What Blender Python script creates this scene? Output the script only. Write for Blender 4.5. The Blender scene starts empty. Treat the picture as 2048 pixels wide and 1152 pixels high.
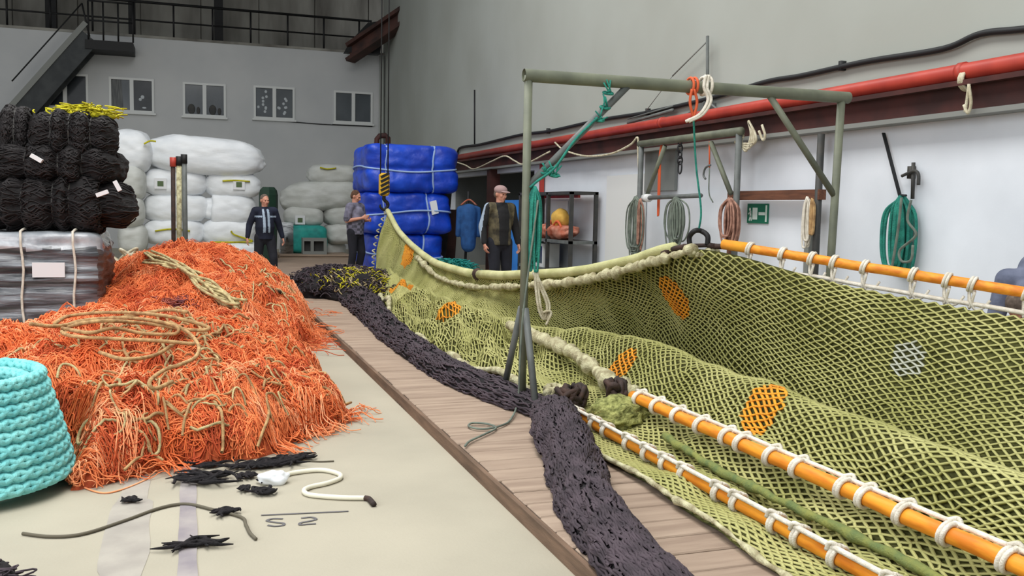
import bpy, math, random
import numpy as np
from mathutils import Vector, noise
random.seed(7); rng = np.random.default_rng(7)
scn = bpy.context.scene
col = scn.collection
PI = math.pi

# ------------------------------------------------------------------ camera
F, YAW, PIT, ROLL, EYE = 1850.0, 0.3343, 0.085, 0.01945, 1.55
def _axes():
    c, s = math.cos, math.sin
    def tocam(x, y, z):
        xr = c(YAW)*x - s(YAW)*y; zr = s(YAW)*x + c(YAW)*y; yr = -z
        y2 = c(PIT)*yr - s(PIT)*zr; z2 = s(PIT)*yr + c(PIT)*zr
        return [c(ROLL)*xr - s(ROLL)*y2, s(ROLL)*xr + c(ROLL)*y2, z2]
    return np.array([tocam(1,0,0), tocam(0,1,0), tocam(0,0,1)])
AX = _axes()
CAMP = np.array([0.0, 0.0, EYE])
def ray(px, py): return AX @ np.array([(px-1024)/F, (py-576)/F, 1.0])
def aty(px, py, y): d = ray(px, py); return CAMP + d*(y/d[1])
def atx(px, py, x): d = ray(px, py); return CAMP + d*(x/d[0])
def atz(px, py, z=0.0): d = ray(px, py); return CAMP + d*((z-EYE)/d[2])

cam_d = bpy.data.cameras.new('camera'); cam_d.sensor_width = 36.0
cam_d.lens = F/2048*36.0; cam_d.clip_start = 0.05; cam_d.clip_end = 200
cam = bpy.data.objects.new('camera', cam_d); col.objects.link(cam)
from mathutils import Matrix
r_, d_, f_ = AX[:, 0], AX[:, 1], AX[:, 2]
cam.matrix_world = Matrix(((r_[0], -d_[0], -f_[0], CAMP[0]), (r_[1], -d_[1], -f_[1], CAMP[1]),
                           (r_[2], -d_[2], -f_[2], CAMP[2]), (0, 0, 0, 1)))
scn.camera = cam

# ------------------------------------------------------------------ light
w = bpy.data.worlds.new('world'); scn.world = w; w.use_nodes = True
w.node_tree.nodes['Background'].inputs[0].default_value = (0.93, 0.97, 1.0, 1)
w.node_tree.nodes['Background'].inputs[1].default_value = 0.54
def area(name, loc, rot, sx, sy, power, colr=(1, 1, 1)):
    l = bpy.data.lights.new(name, 'AREA'); l.shape = 'RECTANGLE'; l.size = sx; l.size_y = sy
    l.energy = power; l.color = colr
    o = bpy.data.objects.new(name, l); col.objects.link(o); o.location = loc; o.rotation_euler = rot
    return o
area('overhead_fill', (0.0, 8.0, 11.0), (0, 0, 0), 5, 22, 2150, (1.0, 0.99, 0.96))  # added soft lamp overhead, gives the light some direction
area('left_fill', (-5.5, 1.0, 4.5), (math.radians(62), 0, math.radians(-70)), 6, 5, 520, (0.95, 0.98, 1.0))  # added lamp at front left, boosts the bright right wall
scn.view_settings.view_transform = 'Standard'
scn.view_settings.look = 'None'
scn.view_settings.exposure = 0.0
scn.view_settings.gamma = 1.0
scn.view_settings.use_curve_mapping = False

# ------------------------------------------------------------------ materials
def lin(c):
    return tuple(((v/255)/12.92 if v/255 <= 0.04045 else ((v/255+0.055)/1.055)**2.4) for v in c)
def mat(name, c, rough=0.7, c2=None, scale=6.0, bump=0.0, bscale=40.0, metal=0.0, stretch=(1, 1, 1), detail=4.0, lo=0.35, hi=0.65, spec=0.4, coat=0.0):
    m = bpy.data.materials.new(name); m.use_nodes = True
    nt = m.node_tree; b = nt.nodes['Principled BSDF']
    b.inputs['Base Color'].default_value = (*lin(c), 1); b.inputs['Roughness'].default_value = rough
    b.inputs['Metallic'].default_value = metal; b.inputs['Specular IOR Level'].default_value = spec
    if coat: b.inputs['Coat Weight'].default_value = coat; b.inputs['Coat Roughness'].default_value = 0.15
    if c2 or bump:
        tc = nt.nodes.new('ShaderNodeTexCoord'); mp = nt.nodes.new('ShaderNodeMapping')
        mp.inputs['Scale'].default_value = stretch
        nt.links.new(tc.outputs['Object'], mp.inputs['Vector'])
    if c2:
        n = nt.nodes.new('ShaderNodeTexNoise'); n.inputs['Scale'].default_value = scale; n.inputs['Detail'].default_value = detail
        nt.links.new(mp.outputs['Vector'], n.inputs['Vector'])
        r = nt.nodes.new('ShaderNodeValToRGB'); e = r.color_ramp.elements
        e[0].position = lo; e[0].color = (*lin(c), 1); e[1].position = hi; e[1].color = (*lin(c2), 1)
        nt.links.new(n.outputs['Fac'], r.inputs['Fac']); nt.links.new(r.outputs['Color'], b.inputs['Base Color'])
    if bump:
        n2 = nt.nodes.new('ShaderNodeTexNoise'); n2.inputs['Scale'].default_value = bscale; n2.inputs['Detail'].default_value = 6
        nt.links.new(mp.outputs['Vector'], n2.inputs['Vector'])
        bp = nt.nodes.new('ShaderNodeBump'); bp.inputs['Strength'].default_value = bump; bp.inputs['Distance'].default_value = 0.02
        nt.links.new(n2.outputs['Fac'], bp.inputs['Height']); nt.links.new(bp.outputs['Normal'], b.inputs['Normal'])
    return m

M = {}
M['concrete'] = mat('concrete', (174, 167, 149), 0.75, (155, 149, 133), 0.9, 0.08, 60, lo=0.3, hi=0.75)
M['stain'] = mat('floor_stain', (150, 144, 136), 0.7, (166, 160, 150), 5, 0.05, 60)
M['stain2'] = mat('floor_strip', (132, 125, 130), 0.6, (160, 153, 150), 4, 0.05, 60)
M['wall_back'] = mat('back_wall_paint', (198, 199, 199), 0.8, (188, 190, 191), 0.6, 0.03, 50)
M['wall_hi'] = mat('grey_panel', (166, 170, 164), 0.75, (158, 161, 154), 0.5, 0.03, 30)
M['wall_lo'] = mat('white_paint', (224, 229, 236), 0.7, (208, 213, 220), 0.8, 0.04, 30)
M['dirty'] = mat('stained_concrete', (158, 156, 148), 0.9, (84, 80, 74), 0.9, 0.2, 10, stretch=(1, 1, 0.25), lo=0.4, hi=0.7)
M['black_steel'] = mat('black_steel', (22, 22, 23), 0.6)
M['dark_steel'] = mat('dark_steel', (50, 52, 52), 0.6, (64, 62, 58), 8)
M['stair_steel'] = mat('stair_steel', (46, 50, 52), 0.6, (62, 65, 66), 3)
M['rail_grey'] = mat('rail_grey', (128, 130, 126), 0.6)
M['brown_steel'] = mat('brown_steel', (78, 48, 40), 0.7, (48, 32, 28), 2)
M['red_pipe'] = mat('red_paint', (182, 66, 52), 0.45, (160, 54, 44), 3)
M['oxide'] = mat('oxide_red_beam', (74, 36, 32), 0.7, (52, 28, 26), 3)
M['white_plastic'] = mat('white_plastic', (214, 216, 214), 0.4)
M['glass_dark'] = mat('dark_glass', (36, 40, 44), 0.12, (52, 56, 60), 1.5, spec=0.6)
M['glass_grey'] = mat('grey_glass', (84, 90, 96), 0.15, (60, 66, 72), 1.0, stretch=(1, 1, 0.6), spec=0.6)
M['curtain'] = mat('curtain', (120, 122, 122), 0.9, (92, 94, 96), 8, stretch=(4, 1, 0.3))
M['flake'] = mat('flake_white', (190, 196, 200), 0.8)
M['wood'] = mat('grey_boards', (166, 146, 128), 0.85, (142, 122, 106), 2.5, 0.2, 40, stretch=(0.6, 5, 5))
M['wood_edge'] = mat('edge_beam', (122, 98, 80), 0.9, (92, 74, 60), 4, 0.2, 40, stretch=(6, 0.6, 6))
M['wood2'] = mat('brown_wood', (110, 70, 50), 0.8, (86, 54, 40), 6, 0.1, 40, stretch=(6, 0.6, 6))
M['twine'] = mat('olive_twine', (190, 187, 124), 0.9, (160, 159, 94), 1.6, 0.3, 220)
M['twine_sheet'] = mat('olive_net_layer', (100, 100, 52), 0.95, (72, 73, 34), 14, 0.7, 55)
M['twine_orange'] = mat('orange_twine', (236, 164, 46), 0.85, (220, 140, 40), 9)
M['twine_pale'] = mat('pale_twine', (184, 186, 170), 0.9)
M['cream_rope'] = mat('cream_rope', (216, 210, 186), 0.9, (176, 166, 138), 14, 0.5, 120)
M['white_rope'] = mat('white_rope', (232, 226, 212), 0.85, (206, 198, 182), 20, 0.4, 150)
M['lumpy_rope'] = mat('lumpy_headline', (206, 202, 164), 0.9, (150, 140, 108), 16, 0.6, 90)
M['pad'] = mat('pale_headline', (208, 207, 156), 0.85, (182, 182, 128), 4, 0.4, 100)
M['pole_orange'] = mat('orange_pole', (236, 156, 42), 0.55, (206, 118, 26), 5, 0.08, 90, stretch=(6, 1, 6))
M['rust'] = mat('rusty_steel', (70, 50, 42), 0.75, (44, 34, 32), 12, 0.3, 80)
M['black_net'] = mat('black_net', (24, 19, 23), 0.9, (16, 13, 16), 14, 0.5, 60)
M['black_strand'] = mat('black_strand', (74, 63, 70), 0.85, (50, 42, 48), 10)
M['bale_black'] = mat('bale_black', (20, 18, 19), 0.85, (30, 27, 28), 7, 0.9, 26, stretch=(1, 1, 3))
M['bale_strand'] = mat('bale_strand', (36, 32, 33), 0.75)
M['plastic_grey'] = mat('wrap_grey', (62, 66, 72), 0.26, (150, 156, 163), 2.6, 1.0, 5, stretch=(0.5, 0.5, 5), spec=0.6, coat=0.5, lo=0.45, hi=0.7)  # pale bands paint the bright highlights on the film's wrinkles
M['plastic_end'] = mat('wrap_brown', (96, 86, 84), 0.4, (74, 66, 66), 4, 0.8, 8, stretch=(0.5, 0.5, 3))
M['plastic_top'] = mat('wrap_top', (196, 201, 207), 0.25, (140, 146, 153), 4, 0.8, 7, coat=0.5)  # whitish top film, with its highlights painted into the colour
M['sack'] = mat('white_sack', (240, 243, 246), 0.5, (226, 230, 234), 3, 0.9, 4, stretch=(.6, 1, 1.6))
M['sack_grey'] = mat('grey_white_sack', (206, 208, 204), 0.55, (188, 190, 184), 3, 0.9, 4, stretch=(.6, 1, 1.6))
M['yellow'] = mat('yellow_twine', (206, 198, 30), 0.8, (170, 160, 24), 9, 0.5, 60)
M['label'] = mat('paper_label', (225, 226, 228), 0.7)
M['green_label'] = mat('green_label', (86, 104, 70), 0.7)
M['blue_tarp'] = mat('blue_tarp', (18, 76, 208), 0.4, (12, 52, 168), 2.0, 1.0, 5, spec=0.5)
M['tie_blue'] = mat('pale_blue_tie', (150, 176, 216), 0.7)
M['teal_tarp'] = mat('teal_tarp', (40, 160, 150), 0.6, (30, 130, 124), 4, 0.4, 8)
M['teal_rope'] = mat('teal_rope', (44, 138, 120), 0.85, (30, 110, 98), 14, 0.5, 90)
M['aqua'] = mat('aqua_rope', (140, 216, 214), 0.8, (112, 196, 198), 9, 0.4, 120)
M['orange_base'] = mat('orange_mound', (204, 100, 56), 0.95, (160, 72, 42), 7, 0.9, 30)
M['orange_net'] = mat('orange_netting', (243, 142, 88), 0.9, (230, 116, 62), 3)
M['orange_light'] = mat('pale_orange_netting', (250, 178, 132), 0.9, (243, 150, 98), 4)
M['orange_dark'] = mat('deep_orange_netting', (216, 100, 54), 0.9, (188, 80, 46), 4)
M['tan_rope'] = mat('tan_rope', (196, 160, 110), 0.85, (146, 112, 74), 20, 0.4, 120)
M['straw_rope'] = mat('straw_rope', (206, 190, 140), 0.85, (150, 132, 92), 18, 0.4, 120)
M['olive_steel'] = mat('olive_steel', (112, 116, 98), 0.55, (92, 96, 82), 5)
M['grey_steel'] = mat('grey_steel', (104, 108, 106), 0.55, (84, 88, 86), 6)
M['grey_rope'] = mat('grey_green_rope', (118, 128, 116), 0.85, (92, 100, 92), 12)
M['skin'] = mat('skin', (206, 150, 128), 0.6, (192, 134, 112), 5)
M['lips'] = mat('lips', (170, 100, 92), 0.6)
M['eye'] = mat('eye_dark', (40, 34, 32), 0.3)
M['hair_grey'] = mat('grey_brown_hair', (112, 98, 88), 0.9, (86, 74, 66), 40)
M['hair_brown'] = mat('brown_hair', (96, 68, 50), 0.9, (72, 50, 38), 40)
M['navy'] = mat('navy_cloth', (28, 34, 54), 0.85, (20, 24, 40), 5, 0.3, 14)
M['band'] = mat('reflective_band', (150, 166, 184), 0.5)
M['trouser'] = mat('dark_cloth', (24, 25, 32), 0.9, (32, 33, 42), 6, 0.3, 14)
M['black_cloth'] = mat('black_cloth', (24, 24, 26), 0.9, (34, 34, 36), 6, 0.3, 14)
M['shirt'] = mat('grey_shirt', (130, 128, 148), 0.9, (98, 96, 112), 12, 0.3, 14)
M['shirt_dark'] = mat('dark_checks', (92, 92, 104), 0.9, (66, 66, 78), 16)
M['camo'] = mat('camo_cloth', (104, 96, 72), 0.9, (54, 50, 40), 9, 0.3, 14)
M['cap'] = mat('faded_cap', (158, 132, 130), 0.9)
M['denim'] = mat('blue_grey_jacket', (110, 116, 136), 0.9, (84, 90, 110), 6, 0.4, 14)
M['blue_cloth'] = mat('blue_cloth', (44, 92, 150), 0.85, (32, 70, 120), 6)
M['blue_panel'] = mat('blue_panel', (64, 140, 222), 0.5, (52, 124, 206), 2)
M['shoe'] = mat('shoe', (30, 28, 28), 0.7)
M['green_bin'] = mat('dark_green', (16, 42, 30), 0.6, (22, 54, 38), 3)
M['sign_green'] = mat('sign_green', (20, 110, 84), 0.5)
M['sign_white'] = mat('sign_white', (220, 235, 228), 0.5)
M['hook_yellow'] = mat('hook_yellow', (214, 168, 40), 0.5)
M['ink'] = mat('marker_ink', (96, 94, 96), 0.8)
M['white_cord'] = mat('white_cord', (222, 218, 198), 0.8)
M['grey_cord'] = mat('grey_cord', (94, 88, 74), 0.8)
M['faded_rope'] = mat('faded_rope', (176, 134, 116), 0.9, (128, 92, 78), 16)
M['rags'] = mat('pink_rags', (190, 130, 110), 0.9, (160, 76, 50), 9)
M['straw_hat'] = mat('yellow_cloth', (214, 174, 86), 0.9, (190, 146, 62), 8)
M['purple'] = mat('purple_net', (120, 70, 76), 0.9, (160, 80, 60), 8)
M['orange_tie'] = mat('orange_tie', (204, 92, 54), 0.8)
M['cable'] = mat('black_cable', (30, 31, 33), 0.6)
M['recess'] = mat('recess_wall', (136, 140, 138), 0.85, (120, 124, 122), 1)
M['dark_room'] = mat('dark_room', (40, 38, 38), 0.9)

# ------------------------------------------------------------------ mesh helpers
class MB:
    """collects shapes; build() links them as ONE mesh object"""
    def __init__(s): s.v = []; s.f = []; s.m = []; s.n = 0
    def add(s, verts, faces, mi=0):
        o = s.n; s.v.extend([tuple(map(float, p)) for p in verts]); s.n += len(verts)
        s.f.extend([tuple(i+o for i in f) for f in faces]); s.m.extend([mi]*len(faces)); return s
    def box(s, a, b, mi=0, bev=0.0):
        (x0, y0, z0), (x1, y1, z1) = a, b
        if bev <= 0:
            v = [(x0,y0,z0),(x1,y0,z0),(x1,y1,z0),(x0,y1,z0),(x0,y0,z1),(x1,y0,z1),(x1,y1,z1),(x0,y1,z1)]
            return s.add(v, [(0,3,2,1),(4,5,6,7),(0,1,5,4),(1,2,6,5),(2,3,7,6),(3,0,4,7)], mi)
        e = min(bev, (x1-x0)*.45, (y1-y0)*.45, (z1-z0)*.45); ring = []
        def rect(i, z): return [(x0+i,y0,z),(x1-i,y0,z),(x1,y0+i,z),(x1,y1-i,z),(x1-i,y1,z),(x0+i,y1,z),(x0,y1-i,z),(x0,y0+i,z)]
        def rin(z): return [(x0+e,y0+e,z)]*1+[(x1-e,y0+e,z)]*1+[(x1-e,y0+e,z),(x1-e,y1-e,z),(x1-e,y1-e,z),(x0+e,y1-e,z),(x0+e,y1-e,z),(x0+e,y0+e,z)]
        v = rin(z0)+rect(e, z0+e)+rect(e, z1-e)+rin(z1); f = []
        for k in range(3):
            for i in range(8):
                j = (i+1) % 8; f.append((k*8+i, k*8+j, k*8+8+j, k*8+8+i))
        f.append(tuple(reversed(range(8)))); f.append(tuple(range(24, 32)))
        return s.add(v, f, mi)
    def obox(s, c, ax, ay, az, mi=0):
        """oriented box: centre and three half-axis vectors"""
        c = np.array(c, float); ax, ay, az = map(lambda q: np.array(q, float), (ax, ay, az))
        v = [c+i*ax+j*ay+k*az for k in (-1, 1) for (i, j) in ((-1,-1),(1,-1),(1,1),(-1,1))]
        return s.add(v, [(0,3,2,1),(4,5,6,7),(0,1,5,4),(1,2,6,5),(2,3,7,6),(3,0,4,7)], mi)
    def bar(s, p, q, wx, wy, mi=0, up=(0, 0, 1)):
        p = np.array(p, float); q = np.array(q, float); d = q-p; L = np.linalg.norm(d); d /= L
        u = np.array(up, float)
        if abs(d @ u) > 0.98: u = np.array([1.0, 0, 0])
        a = np.cross(d, u); a /= np.linalg.norm(a); b = np.cross(a, d)
        return s.obox((p+q)/2, d*L/2, a*wx/2, b*wy/2, mi)
    def tube(s, pts, r, n=8, mi=0, closed=False, caps=True, flat=1.0):
        P = np.array([tuple(p) for p in pts], float); N = len(P)
        R = np.full(N, r) if np.isscalar(r) else np.array(r, float)
        T = np.zeros_like(P)
        if closed: T = np.roll(P, -1, 0)-np.roll(P, 1, 0)
        else: T[1:-1] = P[2:]-P[:-2]; T[0] = P[1]-P[0]; T[-1] = P[-1]-P[-2]
        T /= np.maximum(np.linalg.norm(T, axis=1), 1e-9)[:, None]
        u = np.array([0, 0, 1.0]) if abs(T[0][2]) < 0.9 else np.array([1.0, 0, 0])
        V = []; a = np.cross(T[0], u); a /= np.linalg.norm(a)
        for i in range(N):
            a = a-T[i]*(a@T[i]); a /= max(np.linalg.norm(a), 1e-9); b = np.cross(T[i], a)
            for k in range(n):
                t = 2*PI*k/n; V.append(P[i]+R[i]*(math.cos(t)*a+flat*math.sin(t)*b))
        Fc = []
        for i in range(N if closed else N-1):
            j = (i+1) % N
            for k in range(n):
                l = (k+1) % n; Fc.append((i*n+k, i*n+l, j*n+l, j*n+k))
        if caps and not closed:
            Fc.append(tuple(reversed(range(n)))); Fc.append(tuple(range((N-1)*n, N*n)))
        return s.add(V, Fc, mi)
    def ball(s, c, r, nu=12, nv=8, mi=0):
        rx, ry, rz = (r, r, r) if np.isscalar(r) else r
        V = [(c[0], c[1], c[2]-rz)]
        for j in range(1, nv):
            ph = -PI/2+PI*j/nv
            for i in range(nu):
                t = 2*PI*i/nu; V.append((c[0]+rx*math.cos(ph)*math.cos(t), c[1]+ry*math.cos(ph)*math.sin(t), c[2]+rz*math.sin(ph)))
        V.append((c[0], c[1], c[2]+rz)); f = []
        for i in range(nu):
            j = (i+1) % nu; f.append((0, 1+j, 1+i)); f.append((len(V)-1, 1+(nv-2)*nu+i, 1+(nv-2)*nu+j))
        for k in range(nv-2):
            for i in range(nu):
                j = (i+1) % nu; f.append((1+k*nu+i, 1+k*nu+j, 1+(k+1)*nu+j, 1+(k+1)*nu+i))
        return s.add(V, f, mi)
    def cap(s, p, q, r0, r1, n=12, mi=0):
        """tapered capsule"""
        p = np.array(p, float); q = np.array(q, float); d = q-p; L = max(np.linalg.norm(d), 1e-6); d = d/L
        pts = []; rs = []
        for t in (-1, -.86, -.5): pts.append(p+d*t*r0); rs.append(max(r0*math.sqrt(1-t*t), 1e-4))
        for t in (0, .5, 1): pts.append(p+d*L*t); rs.append(r0+(r1-r0)*t)
        for t in (.5, .86, 1): pts.append(q+d*t*r1); rs.append(max(r1*math.sqrt(1-t*t), 1e-4))
        return s.tube(pts, rs, n, mi)
    def grid(s, P, mi=0):
        """P: (a, b, 3) array"""
        a, b = P.shape[:2]
        f = [(i*b+j, (i+1)*b+j, (i+1)*b+j+1, i*b+j+1) for i in range(a-1) for j in range(b-1)]
        return s.add(P.reshape(-1, 3), f, mi)
    def build(s, name, mats, parent=None, smooth=True):
        me = bpy.data.meshes.new(name); me.from_pydata(s.v, [], s.f)
        for m in (mats if isinstance(mats, (list, tuple)) else [mats]): me.materials.append(m)
        if any(s.m): me.polygons.foreach_set('material_index', s.m)
        if smooth: me.polygons.foreach_set('use_smooth', [True]*len(s.f))
        me.update()
        o = bpy.data.objects.new(name, me); col.objects.link(o)
        if parent: o.parent = parent
        return o
def raw_mesh(name, V, Q, mats, parent=None, smooth=True, mi=None):
    me = bpy.data.meshes.new(name); me.from_pydata(V.tolist(), [], Q.tolist())
    for m in (mats if isinstance(mats, (list, tuple)) else [mats]): me.materials.append(m)
    if mi is not None: me.polygons.foreach_set('material_index', mi)
    if smooth: me.polygons.foreach_set('use_smooth', [True]*len(Q))
    me.update(); o = bpy.data.objects.new(name, me); col.objects.link(o)
    if parent: o.parent = parent
    return o
def thing(name, label, cat, loc=(0, 0, 0), rz=0.0, group=None):
    o = bpy.data.objects.new(name, None); col.objects.link(o); o.empty_display_size = 0.1
    o.location = tuple(map(float, loc)); o.rotation_euler = (0, 0, rz); o['label'] = label; o['category'] = cat
    if group: o['group'] = group
    return o
def tag(o, label, cat, group=None, kind=None):
    o['label'] = label; o['category'] = cat
    if group: o['group'] = group
    if kind: o['kind'] = kind
    return o
def struct(name, mb, m, parent=None, smooth=False):
    o = mb.build(name, m, parent, smooth)
    if not parent: o['kind'] = 'structure'
    return o
def cr(pts, n=8, closed=False):
    """Catmull-Rom resample"""
    P = np.array([tuple(p) for p in pts], float); N = len(P); out = []
    rngi = range(N) if closed else range(N-1)
    for i in rngi:
        p1 = P[i]; p2 = P[(i+1) % N]
        p0 = P[(i-1) % N] if (closed or i > 0) else 2*p1-p2
        p3 = P[(i+2) % N] if (closed or i < N-2) else 2*p2-p1
        for k in range(n):
            t = k/n; out.append(0.5*((2*p1)+(-p0+p2)*t+(2*p0-5*p1+4*p2-p3)*t*t+(-p0+3*p1-3*p2+p3)*t**3))
    if not closed: out.append(P[-1])
    return np.array(out)
def cr_axis(A, n, axis):
    A = np.moveaxis(A, axis, 0); sh = A.shape
    o = cr(A.reshape(sh[0], -1), n).reshape(-1, *sh[1:]); return np.moveaxis(o, 0, axis)
def nz(x, y, z): return noise.noise(Vector((float(x), float(y), float(z))))
def tubes_np(S, r, n=3):
    """many tubes at once: S (K, L, 3) polylines -> verts, quads"""
    K, L, _ = S.shape
    T = np.zeros_like(S); T[:, 1:-1] = S[:, 2:]-S[:, :-2]; T[:, 0] = S[:, 1]-S[:, 0]; T[:, -1] = S[:, -1]-S[:, -2]
    T /= np.maximum(np.linalg.norm(T, axis=2), 1e-9)[..., None]
    up = np.array([0.13, 0.21, 0.97]); a = np.cross(T, up); a /= np.maximum(np.linalg.norm(a, axis=2), 1e-6)[..., None]
    b = np.cross(T, a); rr = np.asarray(r); rr = rr[:, None, None] if rr.ndim == 1 else rr
    rings = [S+rr*(math.cos(2*PI*k/n)*a+math.sin(2*PI*k/n)*b) for k in range(n)]
    V = np.stack(rings, 2).reshape(-1, 3)
    base = (np.arange(K)[:, None]*L+np.arange(L-1)[None, :]).reshape(-1)
    Q = np.concatenate([np.stack([base*n+k, base*n+(k+1) % n, (base+1)*n+(k+1) % n, (base+1)*n+k], 1) for k in range(n)])
    return V, Q

# ------------------------------------------------------------------ setting
WX, WY, BW = 6.6, 33.4, 1.56           # right wall, back wall, boardwalk edge
struct('floor', MB().box((-14, -3, -0.2), (12, 40, 0)), M['concrete'])
# stains and the painted strip on the concrete are thin films of their own shape
def blotch(name, cx, cy, rx, ry, m, seed, z=0.002):
    V = [(cx, cy, z)]; n = 60
    for i in range(n):
        t = 2*PI*i/n; k = 1+0.35*nz(3*math.cos(t)+seed, 3*math.sin(t), seed)
        V.append((cx+rx*k*math.cos(t), cy+ry*k*math.sin(t), z))
    o = MB().add(V, [(0, 1+i, 1+(i+1) % n) for i in range(n)]).build(name, m); return o
fl = bpy.data.objects['floor']
for i, a in enumerate([(-0.30, 4.55, .10, 1.1), (-0.45, 3.9, .20, .18), (-0.1, 3.65, .5, .12)]):
    blotch('stain', *a, M['stain'], i*3.1).parent = fl
st = []
for k in range(41):
    y = 3.2+k*0.062; st.append([(-0.07+0.012*nz(y*3, 1, 0), y, 0.004), (0.012+0.012*nz(y*3, 5, 0), y, 0.004)])
MB().grid(np.array(st)).build('painted_strip', M['stain2'], fl)

# boardwalk: planks laid across, edge beam in front
bm = MB(); y = 2.0
while y < 26:
    d = 0.19+0.03*random.random(); x1 = 5.2+0.05*random.random()
    bm.box((BW+0.012*random.random(), y+0.006, 0.03), (x1, y+d-0.006, 0.085-0.004*random.random()), 0, 0.006); y += d
bm.box((BW+0.03, 2, 0), (BW+0.10, 26, 0.03)); bm.box((2.9, 2, 0), (3.0, 26, 0.03)); bm.box((4.4, 2, 0), (4.5, 26, 0.03))
bm.box((BW-.03, 2, 0), (BW-.002, 26, .080), 1)
tag(bm.build('boardwalk', [M['wood'], M['wood_edge']], None, False), 'low grey-brown plank walkway running along the floor under the green net', 'boardwalk')

# back wall of the two-storey office block, with its window openings left in
wins = [(100, 160, 150, 213), (219, 308, 156, 225), (366, 452, 164, 236), (507, 590, 172, 240), (668, 745, 184, 246)]
wr = []
for (a, b, c, d) in wins:
    p = aty((a+b)/2, (c+d)/2, WY); hw = 0.69; wr.append((p[0]-hw, p[0]+hw, p[2]-0.56, p[2]+0.56))
ztop = 6.95; zlo = wr[0][2]; zhi = wr[0][3]
wb = MB(); xs = -16.0
zs = [(min(r[2] for r in wr)), (max(r[3] for r in wr))]
wb.box((-16, WY, 0), (WX+0.2, WY+0.25, zs[0])); wb.box((-16, WY, zs[1]), (WX+0.2, WY+0.25, ztop))
for r in wr+[None]:
    x1 = r[0] if r else WX+0.2
    wb.box((xs, WY, zs[0]), (x1, WY+0.25, zs[1])); xs = r[1] if r else 0
for r in wr:
    if r[2] > zs[0]+1e-4: wb.box((r[0], WY, zs[0]), (r[1], WY+0.25, r[2]))
    if r[3] < zs[1]-1e-4: wb.box((r[0], WY, r[3]), (r[1], WY+0.25, zs[1]))
struct('wall_back', wb, M['wall_back'])
for i, (x0, x1, z0, z1) in enumerate(wr):
    wn = bpy.data.objects.new('window_%d' % (i+1), None); col.objects.link(wn); wn['kind'] = 'structure'
    wn.location = ((x0+x1)/2, WY, z0); hw = (x1-x0)/2; h = z1-z0
    f = MB(); t = 0.07
    f.box((-hw, -.04, 0), (hw, .08, t)); f.box((-hw, -.04, h-t), (hw, .08, h)); f.box((-hw, -.04, t), (-hw+t, .08, h-t)); f.box((hw-t, -.04, t), (hw, .08, h-t)); f.box((-.06, -.04, t), (.06, .08, h-t))
    f.box((-hw-.05, -.10, -.06), (hw+.05, .02, 0))
    f.build('window_frame', M['white_plastic'], wn, False)
    for s in (-1, 1):
        gx = (-hw+t, -.06) if s < 0 else (.06, hw-t)
        dark = (i == 0) or (i == 1 and s > 0)
        MB().box((gx[0], .02, t), (gx[1], .035, h-t)).build('pane', M['glass_dark' if dark else 'glass_grey'], wn, False)
        if i == 1 and s < 0:
            c = MB(); P = np.array([[(gx[0]+(gx[1]-gx[0])*u*(0.55+0.1*v), 0.012+0.004*math.sin(u*40), t+(h-2*t)*(1-v)) for v in (0, .5, 1)] for u in np.linspace(0, 1, 24)])
            c.grid(P).build('curtain', M['curtain'], wn)
        if i == 1 and s > 0:
            c = MB(); c.ball((.33, .012, .52), (.06, .008, .06)); c.ball((.26, .012, .44), (.05, .008, .05)); c.ball((.38, .012, .17), (.07, .008, .03)); c.build('sticker', M['flake'], wn)
        if i == 2:
            c = MB(); c.ball((gx[0]+.2, .012, .24), (.12, .008, .17)); c.ball((gx[0]+.42, .012, .2), (.06, .008, .12)); c.build('window_display', M['dark_steel'], wn)
        if i == 3:
            c = MB()
            for k in range(9):
                c.ball((gx[0]+.06+.38*random.random(), .012, .2+.75*random.random()), (.05, .008, .05), 8, 6)
            c.build('sticker', M['flake'], wn)
# set-back upper wall behind the roof walkway
ub = MB()
for k in range(12):
    x = -16+k*2.05; ub.box((x+.02, 36.4, 6), (x+2.03, 36.6, 13))
ub.box((-16, 36.5, 6), (9, 36.7, 13))
struct('wall_upper', ub, M['dirty'])
struct('shading_ceiling', MB().box((-16, 27.5, 12.4), (9, 40, 12.6)), M['dark_room'])  # unseen roof piece over the rear, added to shade the upper wall
struct('trim_1', MB().box((-16, WY-.02, ztop), (WX, 36.4, ztop+.08)), M['dirty'])
# right wall: grey upper cladding, white lower wall with a bay left open at the far end
ZB = 2.46
rw = MB(); rw.box((WX, -3, 2.70), (WX+.25, WY+.25, 13)); struct('wall_right', rw, M['wall_hi'])
rl = MB(); rl.box((WX, -3, 0), (WX+.2, 17.75, 2.70)); rl.box((WX, 24.4, 0), (WX+.2, WY, 2.70)); rl.box((WX, 17.75, 2.35), (WX+.2, 24.4, 2.7))
struct('wall_right_lower', rl, M['wall_lo'])
rc = MB(); rc.box((9.2, 17.0, 0), (9.4, 26, 2.7)); rc.box((WX+.2, 24.4, 0), (9.2, 24.6, 2.7)); rc.box((WX+.2, 17.5, 0), (9.2, 17.74, 2.7)); rc.box((WX+.2, 17.0, 2.7), (9.4, 26, 2.8))
struct('wall_recess', rc, M['recess'])
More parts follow.
